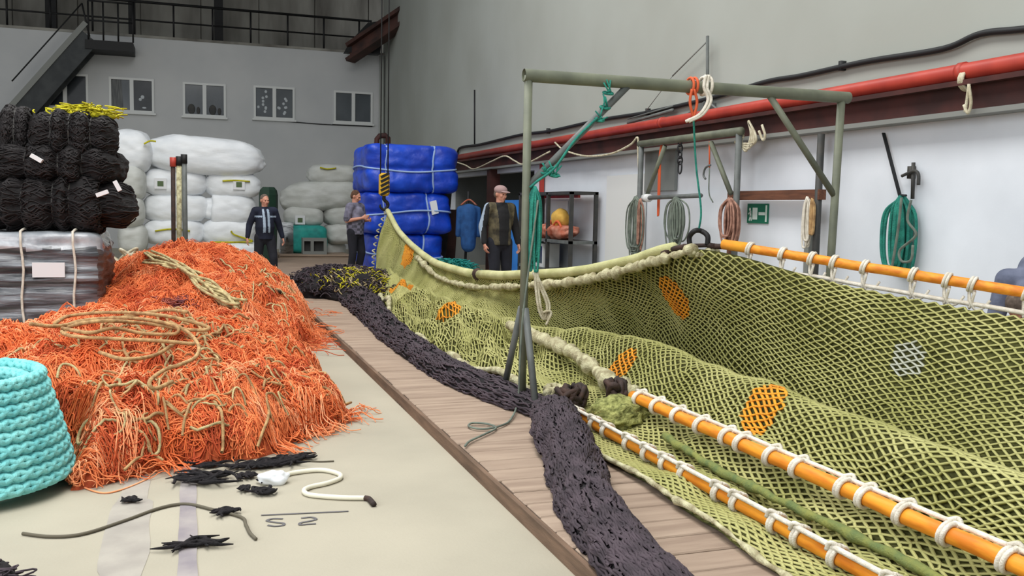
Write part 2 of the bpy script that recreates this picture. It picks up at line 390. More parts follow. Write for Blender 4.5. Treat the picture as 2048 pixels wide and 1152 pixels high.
# oxide beam, white ledge, red pipe, all along the right wall
b = MB(); b.box((WX-.16, -3, ZB+.03), (WX, 24.5, 2.74)); b.box((WX-.26, -3, 2.70), (WX, 24.5, 2.745)); struct('trim_2', b, M['oxide'])
struct('trim_3', MB().box((WX-.2, -3, ZB-.015), (WX, 24.5, ZB+.03)), M['rail_grey'])
pp = MB(); pp.tube([(WX-.17, -3, 2.83), (WX-.17, 24.3, 2.83)], .075, 16); pp.tube([(WX-.17, 24.3, 2.83), (WX-.17, 24.35, 2.83)], .085, 16)
for yy in (1, 6.5, 12, 17.5, 23): pp.tube([(WX-.17, yy, 2.83), (WX-.17, yy+.06, 2.83)], .086, 16)
tag(pp.build('pipe', M['red_pipe']), 'long red pipe running along the right wall on top of the brown beam', 'pipe')
# black cable sagging along the upper wall
cp = [(2300, 30), (2048, 58), (1960, 68), (1885, 98), (1750, 120), (1690, 132), (1600, 152), (1530, 164), (1430, 194), (1300, 224), (1200, 240), (1100, 262), (1040, 270), (960, 289), (925, 294), (916, 302), (915, 322)]
c = MB(); c.tube(cr([atx(x, y, WX-.045) for x, y in cp], 6), .03, 8)
for k, (x, y) in enumerate([(1690, 132), (1300, 224), (1100, 262)]):
    p = atx(x, y, WX); c.box((WX-.07, p[1]-.02, p[2]-.05), (WX, p[1]+.02, p[2]+.05))
tag(c.build('cable', M['cable']), 'thick black cable sagging along the grey upper wall on the right', 'cable')
c = MB(); p0 = atx(949, 180, WX-.02); p1 = atx(949, 288, WX-.02); c.tube([p0, p1], .018, 6)
tag(c.build('wire', M['cable']), 'thin black wire dropping straight down the upper right wall to the thick cable', 'wire')
# roof girder where the walls meet
g = thing('roof_girder', 'rusty brown steel girder slanting down under the roof in the far corner', 'girder')
q0 = aty(850, -10, 30.5); q1 = aty(700, 92, 32.6)
gb = MB(); gb.bar(q0, q1, .5, .12); d = (q1-q0); up = np.array([0, 0, 1.0])
gb.bar(q0+(0, 0, -.5), q1+(0, 0, -.5), .5, .12); gb.bar(q0+(0, 0, -.25), q1+(0, 0, -.25), .08, .5)
gb.build('beam', M['brown_steel'], g, False)
eb = MB(); e_ = [aty(x, y, 32.5) for x, y in ((690, 104), (760, 108), (770, 40), (735, 46), (705, 78))]; n_ = len(e_)
eb.add([tuple(p) for p in e_]+[tuple(p+np.array([0, .4, 0])) for p in e_], [tuple(range(n_)), tuple(reversed(range(n_, 2*n_)))]+[(i, i+n_, (i+1) % n_+n_, (i+1) % n_) for i in range(n_)])
eb.build('end_bracket', M['black_steel'], g, False)
MB().bar(aty(805, 25, 31.5), aty(850, 25, 30.5), .5, .5).build('wall_plate', M['brown_steel'], g, False)
# roof walkway: columns, rail, stair with landing
for k, (x, wd) in enumerate([(103, .34), (437, .30), (264, .22)]):
    p = aty(x, 30, 35.5); o = struct('trim_%d' % (4+k), MB().box((p[0]-wd/2, 35.3, ztop+.08), (p[0]+wd/2, 35.6, 12.4)), M['black_steel'])
rl = thing('guard_rail', 'black steel guard rail along the roof walkway above the office windows', 'railing', (0, 33.8, ztop+.08))
for k, zz in enumerate((.55, 1.15)):
    MB().tube([(-15, 0, zz), (6.2, 0, zz)], .045 if k else .03, 6).build('rail', M['black_steel'], rl)
for x in np.arange(-8, 6.3, 1.25):
    MB().tube([(x, 0, 0), (x, 0, 1.15)], .035, 6).build('post', M['black_steel'], rl)
sy = WY-.75
t0 = aty(182, 78, sy); t1 = aty(45, 232, sy)
sr = thing('staircase', 'dark steel staircase climbing the back wall to the roof walkway', 'stairs', (t1[0], sy, 0))
def L(p): return np.array(p)-np.array([t1[0], sy, 0])
a, bq = L(t0), L(t1); ext = bq+(bq-a)*0.75
for yy in (-.42, .42):
    MB().bar(a+(0, yy, 0), ext+(0, yy, 0), .06, .60).build('stringer', M['stair_steel'], sr, False)
for k in range(22):
    p = a+(ext-a)*(k+.5)/22; MB().box((p[0]-.16, -.4, p[2]-.02), (p[0]+.16, .4, p[2]+.02)).build('step', M['stair_steel'], sr, False)
up = np.array([0, 0, .42])
MB().bar(a+up+(-.1, -.46, 0), ext+up+(-.1, -.46, 0), .08, .16).build('handrail', M['rail_grey'], sr, False)
lp = L(aty(180, 84, sy)); lq = L(aty(268, 92, sy))
MB().box((lp[0]-.1, -.5, lp[2]-.28), (lq[0], .7, lp[2]+.0)).build('landing', M['black_steel'], sr, False)
rm = MB()
for x in np.linspace(lp[0], lq[0], 4): rm.tube([(x, -.45, lp[2]), (x, -.45, lp[2]+1.2)], .03, 6)
for h in (.6, 1.2): rm.tube([(lp[0], -.45, lp[2]+h), (lq[0], -.45, lp[2]+h)], .03, 6)
rm.tube([a+(0, -.45, .0), a+(-.2, -.45, 1.0)], .03, 6); rm.tube([a+(-.2, -.45, 1.0), bq+(-.2, -.45, 1.0)], .022, 6)
rm.build('landing_rail', M['black_steel'], sr)
# corner pipe, red bracket, small sill wire
p = aty(763, 200, WY-.1)
tag(MB().tube([(p[0], WY-.12, 0), (p[0], WY-.12, 6.9)], .09, 10).build('drain_pipe', M['wall_hi']), 'pale vertical pipe in the corner behind the blue bales', 'pipe')
bx = MB(); q = [aty(x, y, 24.0) for x, y in ((753, 300), (754, 278), (759, 272), (771, 271), (776, 276), (776, 300))]
q = [np.array(v) for v in q]; bx.tube([q[0]*[1, 1, 0]+[0, 0, 0]]+q+[q[-1]*[1, 1, 0]], .07, 8)
tag(bx.build('hoop', M['oxide']), 'red-brown steel hoop rising behind the blue bales in the corner', 'frame')
p0 = aty(510, 236, WY-.02); p1 = aty(745, 253, WY-.02)
tag(MB().tube(cr([p0, (p0+p1)/2+(0, 0, -.05), p1], 8), .018, 6).build('wire', M['cable']), 'thin grey wire stretched below the two right-hand windows', 'wire')
# emergency exit sign and door panel on the right wall
p = atx(1520, 427, WX-.03); dz = .12; dy = .22
dr = bpy.data.objects.new('door_1', None); col.objects.link(dr); dr['kind'] = 'structure'; dr.location = (WX, 9.55, 0)
MB().box((-.05, -.75, 0), (0, .75, 1.72), 0, .01).build('door_leaf', M['wall_lo'], dr, False)
f = MB(); f.box((-.06, .75, 0), (0, .83, 1.78)); f.box((-.06, -.83, 0), (0, -.75, 1.78)); f.build('door_frame', M['rail_grey'], dr, False)
sg = thing('exit_sign', 'green emergency exit sign with a running figure on the white door', 'sign', (WX-.055, p[1], p[2]))
MB().box((-.012, -dy, -dz), (0, dy, dz)).build('sign_plate', M['sign_green'], sg, False)
s = MB()
s.box((-.016, .0, -.075), (-.012, .10, .07)); s.box((-.016, -.16, -.02), (-.012, -.03, .015)); s.box((-.016, -.2, -.1), (-.012, -.17, .1))
s.ball((-.014, .16, .05), (.004, .02, .02), 8, 6)
s.bar((-.014, .15, .03), (-.014, .14, -.03), .03, .004, 0, (1, 0, 0)); s.bar((-.014, .14, -.03), (-.014, .17, -.09), .02, .004, 0, (1, 0, 0)); s.bar((-.014, .14, -.03), (-.014, .12, -.09), .02, .004, 0, (1, 0, 0)); s.bar((-.014, .15, .02), (-.014, .19, -.01), .016, .004, 0, (1, 0, 0))
s.build('pictogram', M['sign_white'], sg, False)

# ------------------------------------------------------------------ the green trawl net
ST = [  # station Y, then the profile from the hung top edge down to the edge on the boards (X, Z)
 (18.3, [(3.70,1.44),(3.62,1.2),(3.56,.95),(3.52,.7),(3.5,.5),(3.48,.36),(3.46,.28),(3.44,.22),(3.42,.18),(3.4,.14),(3.36,.11)]),
 (17.1, [(3.70,1.04),(3.62,.85),(3.56,.65),(3.5,.42),(3.44,.34),(3.4,.26),(3.36,.24),(3.32,.2),(3.28,.17),(3.26,.14),(3.22,.11)]),
 (15.1, [(3.70,.70),(3.65,.55),(3.58,.40),(3.48,.26),(3.38,.33),(3.28,.26),(3.2,.30),(3.12,.22),(3.06,.2),(3.0,.14),(2.95,.11)]),
 (13.5, [(3.70,.61),(3.68,.48),(3.58,.34),(3.44,.22),(3.30,.33),(3.16,.24),(3.02,.34),(2.9,.24),(2.82,.2),(2.76,.14),(2.70,.11)]),
 (12.0, [(3.70,.63),(3.72,.50),(3.62,.35),(3.46,.22),(3.26,.33),(3.08,.22),(2.92,.38),(2.75,.25),(2.65,.22),(2.55,.15),(2.50,.11)]),
 (10.2, [(3.70,.76),(3.78,.58),(3.74,.38),(3.6,.18),(3.32,.34),(3.1,.18),(2.9,.38),(2.7,.24),(2.55,.22),(2.42,.15),(2.33,.11)]),
 (8.7, [(3.70,.90),(3.88,.70),(4.04,.42),(3.98,.11),(3.46,.36),(3.16,.17),(2.95,.30),(2.74,.2),(2.58,.24),(2.42,.15),(2.32,.11)]),
 (7.5, [(3.70,1.07),(3.96,.82),(4.08,.5),(4.0,.11),(3.48,.47),(3.15,.2),(2.94,.26),(2.75,.18),(2.6,.2),(2.45,.14),(2.35,.11)]),
 (6.4, [(3.76,1.26),(3.90,.98),(4.05,.55),(4.0,.12),(3.42,.52),(3.12,.24),(2.92,.22),(2.74,.14),(2.62,.14),(2.55,.12),(2.46,.11)]),
 (5.2, [(4.30,1.06),(4.24,.85),(4.20,.46),(3.98,.12),(3.36,.52),(3.10,.25),(2.88,.24),(2.65,.14),(2.46,.13),(2.37,.12),(2.31,.105)]),
 (4.2, [(4.80,.95),(4.56,.74),(4.30,.42),(3.94,.12),(3.28,.52),(3.06,.26),(2.88,.25),(2.65,.13),(2.46,.13),(2.36,.12),(2.28,.105)]),
 (3.2, [(5.25,.84),(4.9,.66),(4.42,.40),(3.9,.12),(3.20,.52),(3.03,.26),(2.88,.25),(2.65,.13),(2.46,.13),(2.35,.12),(2.24,.105)]),
 (1.9, [(5.84,.72),(5.3,.58),(4.5,.38),(3.85,.12),(3.12,.52),(3.0,.26),(2.88,.25),(2.65,.13),(2.46,.13),(2.34,.12),(2.22,.105)]),
]
G = np.array([[(x, y, z) for x, z in pr] for y, pr in ST])
G = cr_axis(cr_axis(G, 16, 0), 11, 1)
na, nb = G.shape[:2]
for i in range(na):
    y = G[i, 0, 1]; far = min(max((y-6.2)/1.5, 0), 1)
    for j in range(nb):
        v = j/(nb-1); low = min(max((v-.42)/.12, 0), 1)
        x, _, z = G[i, j]; A = .026+low*(.034+.10*far)+.025*far*(1-low)
        A *= min(1, (.15+j/6))*(1-.62*low*(1-far) if v > .5 else 1)
        k = nz(x*2.2, y*2.2, z*2.2)+.6*nz(x*5+7, y*4.2, z*5)*(.3+low)+(.45*far*low)*nz(x*11, y*9, 3)
        G[i, j, 2] = max(z+A*1.5*k, .10); G[i, j, 0] += A*.8*nz(x*2.5, y*2.3+11, z*2.5)
def surf(u, v):
    """bilinear sample, u along 0..na-1, v across 0..nb-1"""
    i = np.clip(u.astype(int), 0, na-2); j = np.clip(v.astype(int), 0, nb-2); a = (u-i)[:, None]; b = (v-j)[:, None]
    return (G[i, j]*(1-a)+G[i+1, j]*a)*(1-b)+(G[i, j+1]*(1-a)+G[i+1, j+1]*a)*b
net = thing('trawl_net', 'huge olive-green trawl net spread over the plank walkway and hung up along its far edge', 'fishing net', (2.8, 8, .09))
NL = np.array([-2.8, -8, -.09])
dG0 = np.gradient(G, axis=0); dG1 = np.gradient(G, axis=1)
nrm = np.cross(dG1, dG0); nrm /= np.maximum(np.linalg.norm(nrm, axis=2), 1e-9)[..., None]
if nrm[na//2, 5][0] > 0: nrm = -nrm      # front of the net faces the walkway side
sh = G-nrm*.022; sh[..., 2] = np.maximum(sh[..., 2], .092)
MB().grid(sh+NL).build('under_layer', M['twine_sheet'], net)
# arc-length table along the middle so the meshes keep their size
seg = np.linalg.norm(np.diff(G[:, 30], axis=0), axis=1); S = np.concatenate([[0], np.cumsum(seg)])
NU = int(S[-1]/.043); NV = 146
k5 = np.argmin(abs(G[:, 0, 1]-5)); sg5 = np.linalg.norm(np.diff(G[k5], axis=0), axis=1)+.006; S5 = np.concatenate([[0], np.cumsum(sg5)])
uu = np.interp(np.linspace(0, S[-1], NU+1), S, np.arange(na)); vv = np.interp(np.linspace(0, S5[-1], NV+1), S5, np.arange(nb))
I, J = np.meshgrid(np.arange(NU+1), np.arange(NV+1), indexing='ij')
jit = rng.normal(0, .10, (2,)+I.shape)
PT = surf(np.clip(uu[I]+jit[0], 0, na-1).ravel(), np.clip(vv[J]+jit[1], 0, nb-1).ravel()).reshape(NU+1, NV+1, 3)
a1 = [(i, j) for i in range(NU) for j in range(NV) if (i+j) % 2 == 0]
a2 = [(i, j+1) for i in range(NU) for j in range(NV) if (i+j) % 2 == 1]
i1 = np.array(a1); i2 = np.array(a2)
E1 = np.stack([PT[i1[:, 0], i1[:, 1]], PT[i1[:, 0]+1, i1[:, 1]+1]], 1); E2 = np.stack([PT[i2[:, 0], i2[:, 1]], PT[i2[:, 0]+1, i2[:, 1]-1]], 1)
ED = np.concatenate([E1, E2]); mid = ED.mean(1)
isp = np.zeros(len(ED), int)
def near_pix(px, py):
    d = ray(px, py); d = d/np.linalg.norm(d); q = mid-CAMP; t = q@d; dist = np.linalg.norm(q-t[:, None]*d, axis=1)
    c = dist < .05; k = np.where(c)[0]; return mid[k[np.argmin(t[k])]] if len(k) else None
for k, (px, py, rx, code) in enumerate([(1340, 600, .21, 1), (1515, 800, .17, 1), (905, 597, .27, 1), (795, 565, .24, 1), (1235, 722, .16, 1), (815, 500, .34, 1), (1800, 715, .12, 2)]):
    c = near_pix(px, py)
    if c is None: continue
    ang = np.array([nz(m[0]*9, m[1]*9, m[2]*9) for m in mid[np.linalg.norm(mid-c, axis=1) < rx*1.5]])
    sel = np.where(np.linalg.norm(mid-c, axis=1) < rx*1.5)[0]
    dd = np.linalg.norm(mid[sel]-c, axis=1)
    isp[sel[dd < rx*(1+.18*ang)]] = 10*code+k
for code in sorted(set(isp)):
    V, Q = tubes_np(ED[isp == code]+NL, np.full((isp == code).sum(), (.0088 if code == 0 else .0098)), 3)
    o = raw_mesh('twine_mesh' if code == 0 else 'mended_patch', V, Q, M['twine' if code == 0 else ('twine_orange' if code < 20 else 'twine_pale')], net)
    if code: o['label'] = 'orange mended patch' if code < 20 else 'pale frayed mended patch'
# head rope pads along the hung edge
top = G[:, 0]; up = top+(0, 0, .03)
def between(y1, y0): return up[(up[:, 1] <= y1) & (up[:, 1] >= y0)][::3]
for y1, y0 in ((18.3, 12.3), (12.0, 6.6)):
    P = between(y1, y0); MB().tube(P+NL, np.interp(P[:, 1], [6, 12, 18.3], [.042, .062, .05]), 10).build('head_rope', M['pad'], net)
MB().ball(np.array([up[np.argmin(abs(up[:, 1]-12.15))]+NL])[0], (.07, .12, .085)).build('rope_joint', M['rust'], net)
def lumpy(P, r, amp, seed, n=9, f=9.0):
    P = np.array(P); V = [P[0]]
    R = np.array([r*(1+amp*nz(p[0]*f, p[1]*f, seed)+.5*amp*nz(p[0]*f*2.7, p[1]*f*2.7, seed+4)) for p in P])
    Pj = P+np.array([(r*.5*nz(p[1]*f, seed, p[0]), 0, r*.5*nz(seed, p[1]*f, p[0])) for p in P])
    return MB().tube(Pj, R, n)
j2 = 9
P = cr([atx(x, y, X_) for x, y, X_ in ((835, 516, 3.62), (880, 556, 3.62), (950, 574, 3.62), (1050, 572, 3.62), (1150, 563, 3.63), (1240, 543, 3.64), (1310, 522, 3.66), (1385, 500, 3.70))], 16)
lumpy(P+NL, .042, .9, 1, 9, 13).build('lacing_rope', M['lumpy_rope'], net)
P = cr([atz(x, y, z) for x, y, z in [(1020, 650, .42), (1100, 685, .40), (1160, 715, .36), (1210, 755, .32), (1270, 790, .28)]], 14)
lumpy(P+NL, .055, .8, 3, 9, 14).build('seam_rope', M['lumpy_rope'], net)
P = cr([G[np.argmin(abs(G[:, 0, 1]-y)), nb-2] for y in np.arange(15, 6.6, -.6)], 6)+(-.02, 0, .02)
lumpy(P+NL, .03, .9, 5, 8, 16).build('foot_rope', M['lumpy_rope'], net)
P = cr([G[np.argmin(abs(G[:, 0, 1]-y)), nb-2] for y in np.arange(5.6, 2, -.4)], 6)+(-.02, 0, .015)
lumpy(P+NL, .014, 1.0, 6, 8, 26).build('foot_rope', M['lumpy_rope'], net)
for (x, y, z, rr, m) in [(1145, 792, .22, (.13, .12, .06), 'rust'), (1105, 788, .2, (.1, .1, .05), 'lumpy_rope'), (1235, 782, .3, (.09, .10, .07), 'rust')]:
    b = MB(); c = atz(x, y, z)
    for k in range(9):
        t0 = random.random()*6.3; pts = [c+np.array([rr[0]*math.cos(t0+a)*random.uniform(.4, 1), rr[1]*math.sin(t0+a*1.3), rr[2]*math.sin(a*2+k)]) for a in np.linspace(0, 4, 6)]
        b.tube(cr(np.array(pts)+NL, 4), .022, 6)
    b.build('rope_knot', M[m], net)
# bunched net by the pole ends
b = MB(); c = atz(1240, 828, .2)
P = []
for i in range(29):
    t = PI*i/28; row = []
    for j in range(37):
        a = 2*PI*j/36; rx, ry, rz = .2, .2, .12
        k = 1+.22*nz(4*math.cos(a)*math.sin(t), 4*math.sin(a)*math.sin(t), 4*math.cos(t))+.07*math.sin(a*14)
        row.append(c+NL+np.array([rx*math.cos(t), ry*math.sin(t)*math.cos(a), rz*math.sin(t)*math.sin(a)])*k)
    P.append(row)
b.grid(np.array(P)).build('bunched_mesh', mat('olive_bunch', (170, 172, 104), .95, (96, 100, 50), 30, .9, 60), net)
# dark olive twisted cord lying along the fold between the poles
P = cr([(2.70, 4.9, .2), (2.66, 4.3, .18), (2.66, 3.7, .18), (2.68, 3.0, .18), (2.67, 2.1, .18)], 14)
lumpy(P+NL, .022, .6, 8).build('border_rope', mat('green_border', (96, 112, 66), .9, (130, 134, 70), 14, .4, 90), net)

# ------------------------------------------------------------------ orange poles with white lashings
def pole(p, q, r, label, nwrap, side, rope_off, rope_r=.012, first=.3, last=.1, extra=0):
    p = np.array(p, float); q = np.array(q, float); L = np.linalg.norm(q-p); d = (q-p)/L
    t = thing('net_pole', label, 'pole', p, 0, 'orange poles laced to the green net')
    n = int(L/.12); P = [d*L*i/n+np.array([0, 0, .006*nz(i*.4, p[0], 2)]) for i in range(n+1)]
    MB().tube(P, [r*(1+.04*nz(i*.9, 3, p[0])) for i in range(n+1)], 14).build('rod', M['pole_orange'], t)
    s = np.cross(d, (0, 0, 1.0)); s /= np.linalg.norm(s)
    u = np.cross(s, d); off = s*rope_off[0]+u*rope_off[1]
    R = cr([d*L*k/16+off*(1+.12*nz(k*1.7, 1, 1)) for k in range(17)], 4)
    MB().tube(R, rope_r, 8).build('lashing_rope', M['white_rope'], t)
    for k in range(nwrap):
        f = first+(L-first-last)*(k+.25*random.uniform(-1, 1))/max(nwrap-1, 1); b = MB()
        for w_ in range(2):
            c = d*(f+w_*.021); pts = []
            for i in range(18):
                a = 2*PI*i/18; k2 = 1.0 if math.cos(a) < .2 else 1.0
                v = s*math.cos(a)*(r+.009)+u*math.sin(a)*(r+.009)
                pts.append(c+v+d*.012*math.sin(a+.6))
            b.tube(pts, .0105, 7, 0, True)
        a = off/np.linalg.norm(off)
        b.tube(cr([d*(f-.01)+a*(r+.01)-np.cross(a, d)*.02, d*(f+.015)+off*1.06+a*.02, d*(f+.04)+a*(r+.01)+np.cross(a, d)*.02], 5), .0095, 7)
        b.ball(d*(f+.025)+a*(r+.010), .016, 8, 6)
        if extra:
            hang = d*(f+.05)-u*(r+.12)-s*.0
            b.tube(cr([d*f-u*r, d*(f+.02)-u*(r+.07)+s*.02, hang, d*(f+.10)-u*(r+.1), d*(f+.13)-u*(r+.05)], 5), .009, 6)
        b.build('white_seizing', M['white_rope'], t)
    return t
pole((2.46, 5.78, .175), (2.46, 1.9, .175), .036, 'orange pole laced with white rope nearest the bare planks', 16, 1, (.03, .045), .0125, .12)
pole((2.79, 5.52, .315), (2.79, 1.9, .315), .036, 'middle orange pole lying on the green net with big white rope ties', 15, 1, (-.032, .04), .0115, .12)
up_t = pole((3.90, 6.25, 1.31), (5.72, 2.2, .89), .034, 'raised orange pole holding up the right edge of the green net', 18, 1, (.0, -.125), .015, .2, .1, 1)
b = MB()
for k in range(60):
    t = .02*k; a = k*1.1
b.tube([(0, 0, 0), (.1, -.22, -.02)], .040, 12); b.build('orange_binding', M['twine_orange'], up_t)

# shackle and links by which the net corner hangs
sk = thing('shackle', 'black steel bow shackle at the hung corner of the green net', 'shackle', (3.82, 6.42, 1.30))
c = np.array([3.82, 6.42, 1.30]); pa = aty(1380, 492, 6.5)-c; pb = aty(1415, 490, 6.4)-c; pm = aty(1396, 462, 6.45)-c
MB().tube(cr([pa, aty(1379, 474, 6.5)-c, pm+(-.03, 0, 0), pm+(.03, 0, 0), aty(1415, 472, 6.4)-c, pb], 6), .021, 10).build('bow', M['black_steel'], sk)
MB().tube([pa+(-.04, .04, 0), pb+(.04, -.04, 0)], .016, 8).build('pin', M['rust'], sk)
MB().tube(cr([pa, aty(1350, 497, 6.65)-c, aty(1325, 507, 6.8)-c], 4), .022, 8).build('link', M['rust'], sk)
MB().tube(cr([pb, aty(1435, 493, 6.35)-c, aty(1455, 492, 6.25)-c], 4), .022, 8).build('link', M['rust'], sk)
b = MB()
for k in range(7):
    q = aty(1385+k*8, 505+4*math.sin(k), 6.4)-c; b.ball(q, (.03, .035, .028), 8, 6)
b.build('cream_binding', M['lumpy_rope'], sk)

# ------------------------------------------------------------------ black net roll on the walkway
def net_roll(name, label, path, widths, heights, nstr, seed):
    P = cr(path, 10); n = len(P); W = np.interp(np.linspace(0, 1, n), np.linspace(0, 1, len(widths)), widths); H = np.interp(np.linspace(0, 1, n), np.linspace(0, 1, len(heights)), heights)
    T = np.gradient(P, axis=0); T[:, 2] = 0; T /= np.linalg.norm(T, axis=1)[:, None]; Sd = np.stack([T[:, 1], -T[:, 0], 0*T[:, 0]], 1)
    o = thing(name, label, 'fishing net', P[0]); Gd = []
    def pt(i, a, k=1.0):
        return P[i]+Sd[i]*W[i]*math.cos(a)*k+np.array([0, 0, 1.0])*H[i]*max(math.sin(a), 0)*k
    def lump(i, a): return 1+.16*nz(P[i][0]*4+math.cos(a)*2, P[i][1]*4, seed+a*.95)+.07*nz(P[i][0]*9+math.cos(a)*5, P[i][1]*9, seed+a*2)
    for i in range(n):
        Gd.append([pt(i, PI*j/20, lump(i, PI*j/20)) for j in range(21)])
    MB().grid(np.array(Gd)-P[0]).build('net_body', M['black_net'], o)
    S = []; Lr = 13
    ln = np.concatenate([[0], np.cumsum(np.linalg.norm(np.diff(P, axis=0), axis=1))])
    for k in range(nstr):
        s0 = random.random()*(ln[-1]-.35); l = random.uniform(.15, .4); a0 = random.uniform(.03, PI-.03); wv = random.uniform(.03, .09); ph = random.random()*6
        pts = []
        for m in range(Lr):
            s_ = s0+l*m/(Lr-1); f = np.interp(s_, ln, np.arange(n)); i = min(int(f), n-2); fr = f-i
            a = min(max(a0+wv*math.sin(ph+m*.75), .02), PI-.02); kk = lump(i, a)*(1.06+.03*math.sin(ph*2+m*1.1))
            pts.append(pt(i, a, kk)*(1-fr)+pt(i+1, a, kk)*fr)
        S.append(pts)
    V, Q = tubes_np(np.array(S)-P[0], np.array([random.uniform(.006, .0095) for _ in S]), 4)
    raw_mesh('net_strands', V, Q, M['black_strand'], o)
    return o
def gz(x, y): return atz(x, y, .085)
net_roll('bunched_net', 'long roll of black netting lying along the left edge of the green net',
         [(2.5, 16.2, .085), (2.42, 14.2, .085), (2.26, 12, .085), (2.14, 10, .085), (2.10, 8.4, .085), (2.16, 7.2, .085), (2.30, 6.5, .085), (2.40, 5.95, .085)],
         [.3, .28, .2, .17, .16, .16, .15, .12], [.2, .2, .17, .15, .14, .14, .12, .1], 1500, 3)
net_roll('bunched_net', 'nearest bundle of black netting spilling over the edge of the planks beside the orange pole',
         [(2.34, 5.85, .16), (2.18, 5.3, .13), (2.02, 4.7, .1), (1.86, 4.2, .085), (1.76, 3.75, .085), (1.69, 3.3, .085), (1.64, 2.7, .085), (1.6, 2.2, .085)],
         [.13, .165, .15, .145, .14, .14, .14, .14], [.13, .17, .17, .16, .15, .14, .14, .14], 1150, 9)

# ------------------------------------------------------------------ steel gantry over the net
GX0, GX1, GY, GZ = 2.29, 5.14, 6.42, 2.52
gt = thing('gantry', 'olive-grey pipe gantry straddling the green net with a triple-legged post', 'gantry', (2.32, GY, .09))
O3 = np.array([2.32, GY, .09])
MB().tube(np.array([(GX0, GY, GZ), (GX1, GY, GZ)])-O3, .047, 18, 0, False, False).tube(np.array([(GX1, GY, GZ), (GX0, GY, GZ)])-O3, .041, 18, 0, False, False).build('top_beam', M['olive_steel'], gt)
lx = 2.325
MB().tube(np.array([(lx, GY, GZ), (lx, GY, .13)])-O3, .031, 12).build('post', M['olive_steel'], gt)
MB().tube(np.array([(5.07, GY, GZ), (5.02, GY, .09)])-O3, .033, 12).build('post', M['olive_steel'], gt)
for dy in (.42, -.3):
    MB().tube(np.array([(lx, GY+dy*.12, .82), (lx, GY+dy, .13)])-O3, .026, 10).build('brace', M['grey_steel'], gt)
MB().box((-.05, -.42, 0), (.04, .62, .06)).build('base_plate', M['grey_steel'], gt, False)
za = atx(1070, 372, 2.36)[2]
MB().tube(np.array([(2.34, GY, za), (2.34+.78, GY, GZ-.03)])-O3, .027, 10).build('diagonal_brace', M['grey_steel'], gt)
MB().tube(np.array([(5.04, GY, 1.72), (4.38, GY, GZ-.03)])-O3, .027, 10).build('diagonal_brace', M['olive_steel'], gt)
# ropes tied on the gantry
def ropething(name, label, cat, curves, r, m, group=None, n=7):
    b = MB()
    for cv in curves: b.tube(cv, r, n)
    o = b.build(name, m); return tag(o, label, cat, group)
def hank(cx, cy, ztop_, zbot, w_, ncoil, r, ax=(1, 0, 0), seed=1, dep=.05):
    """loops of rope hanging from one point"""
    rr = random.Random(seed); ax = np.array(ax, float); pr = np.cross(ax, (0, 0, 1.0)); cvs = []
    for k in range(ncoil):
        hw = w_*rr.uniform(.05, 1)/2; zb = zbot+(ztop_-zbot)*rr.uniform(0, .22); o = pr*rr.uniform(-dep, dep)+ax*rr.uniform(-.2, .2)*w_; zt = ztop_-rr.uniform(0, .04)
        c = np.array([cx, cy, 0])
        pts = [c+o*.3+(0, 0, zt), c+o-ax*hw*.8+(0, 0, zt*.8+zb*.2), c+o-ax*hw+(0, 0, zt*.35+zb*.65), c+o-ax*hw*.6+(0, 0, zb+.02), c+o+(0, 0, zb), c+o+ax*hw*.6+(0, 0, zb+.02), c+o+ax*hw+(0, 0, zt*.35+zb*.65), c+o+ax*hw*.8+(0, 0, zt*.8+zb*.2), c+o*.3+(0, 0, zt+.005)]
        cvs.append(cr(pts, 5))
    return cvs
z1 = atx(1065, 372, 2.36)[2]; z2 = atx(1068, 545, 2.38)[2]
ropething('rope_hank', 'teal rope hank hanging on the left post of the gantry', 'rope', hank(2.37, GY-.05, z1, z2, .08, 9, .008, (1, 0, 0), 4), .009, M['teal_rope'])
q = [aty(x, y, GY-.05) for x, y in ((1060, 375), (1075, 362), (1110, 335), (1150, 280), (1195, 235))]
b = MB(); b.tube(cr(q, 6), .010, 6)
for (x, y) in ((1216, 186), (1210, 215), (1198, 240), (1090, 345), (1108, 350)):
    c0 = aty(x, y, GY-.01)
    for k in range(7): b.tube([c0+(random.uniform(-.02, .02), -.03, 0), c0+(random.uniform(-.07, .07), -.04, random.uniform(-.02, .1))], .006, 5)
    b.tube([c0+(.035*math.cos(a), .035*math.sin(a)*1.0, .012*math.sin(a)) for a in np.linspace(0, 2*PI, 14)], .010, 6)
tag(b.build('teal_tie', M['teal_rope']), 'frayed teal rope tied along the left diagonal brace of the gantry', 'rope')
tie = []
for x in (1380, 1388):
    c0 = aty(x, 172, GY); tie.append([c0+(0, .062*math.cos(a), .062*math.sin(a)-.0) for a in np.linspace(0, 2*PI, 16)])
tie.append(cr([aty(1384, 178, GY-.06), aty(1380, 205, GY-.05), aty(1387, 235, GY-.03)], 5)); tie.append(cr([aty(1388, 178, GY-.06), aty(1394, 205, GY-.05), aty(1386, 240, GY-.03)], 5))
ropething('rope_tie', 'orange rope tied round the gantry beam', 'rope', tie, .011, M['orange_tie'])
tie = [cr([aty(x+dx, y, GY-.06) for x, y in ((1412, 150), (1408, 175), (1416, 200), (1400, 228), (1372, 243))], 6) for dx in (0, 6)]
for x in (1406, 1416):
    c0 = aty(x, 172, GY); tie.append([c0+(0, .064*math.cos(a), .068*math.sin(a)) for a in np.linspace(0, 2*PI, 16)])
ropething('rope_tie', 'white rope looped round the gantry beam beside the orange tie', 'rope', tie, .013, M['white_rope'])
ln = [[aty(1387, 235, GY), aty(1392, 330, GY+.03), aty(1402, 420, GY+.0), aty(1397, 463, 6.45)], [aty(1364, 410, GY), aty(1378, 425, GY), aty(1400, 437, GY)]]
ropething('hanging_line', 'thin teal line holding the black shackle up to the gantry', 'rope', [cr(v, 6) for v in ln[:1]], .008, M['teal_rope'])
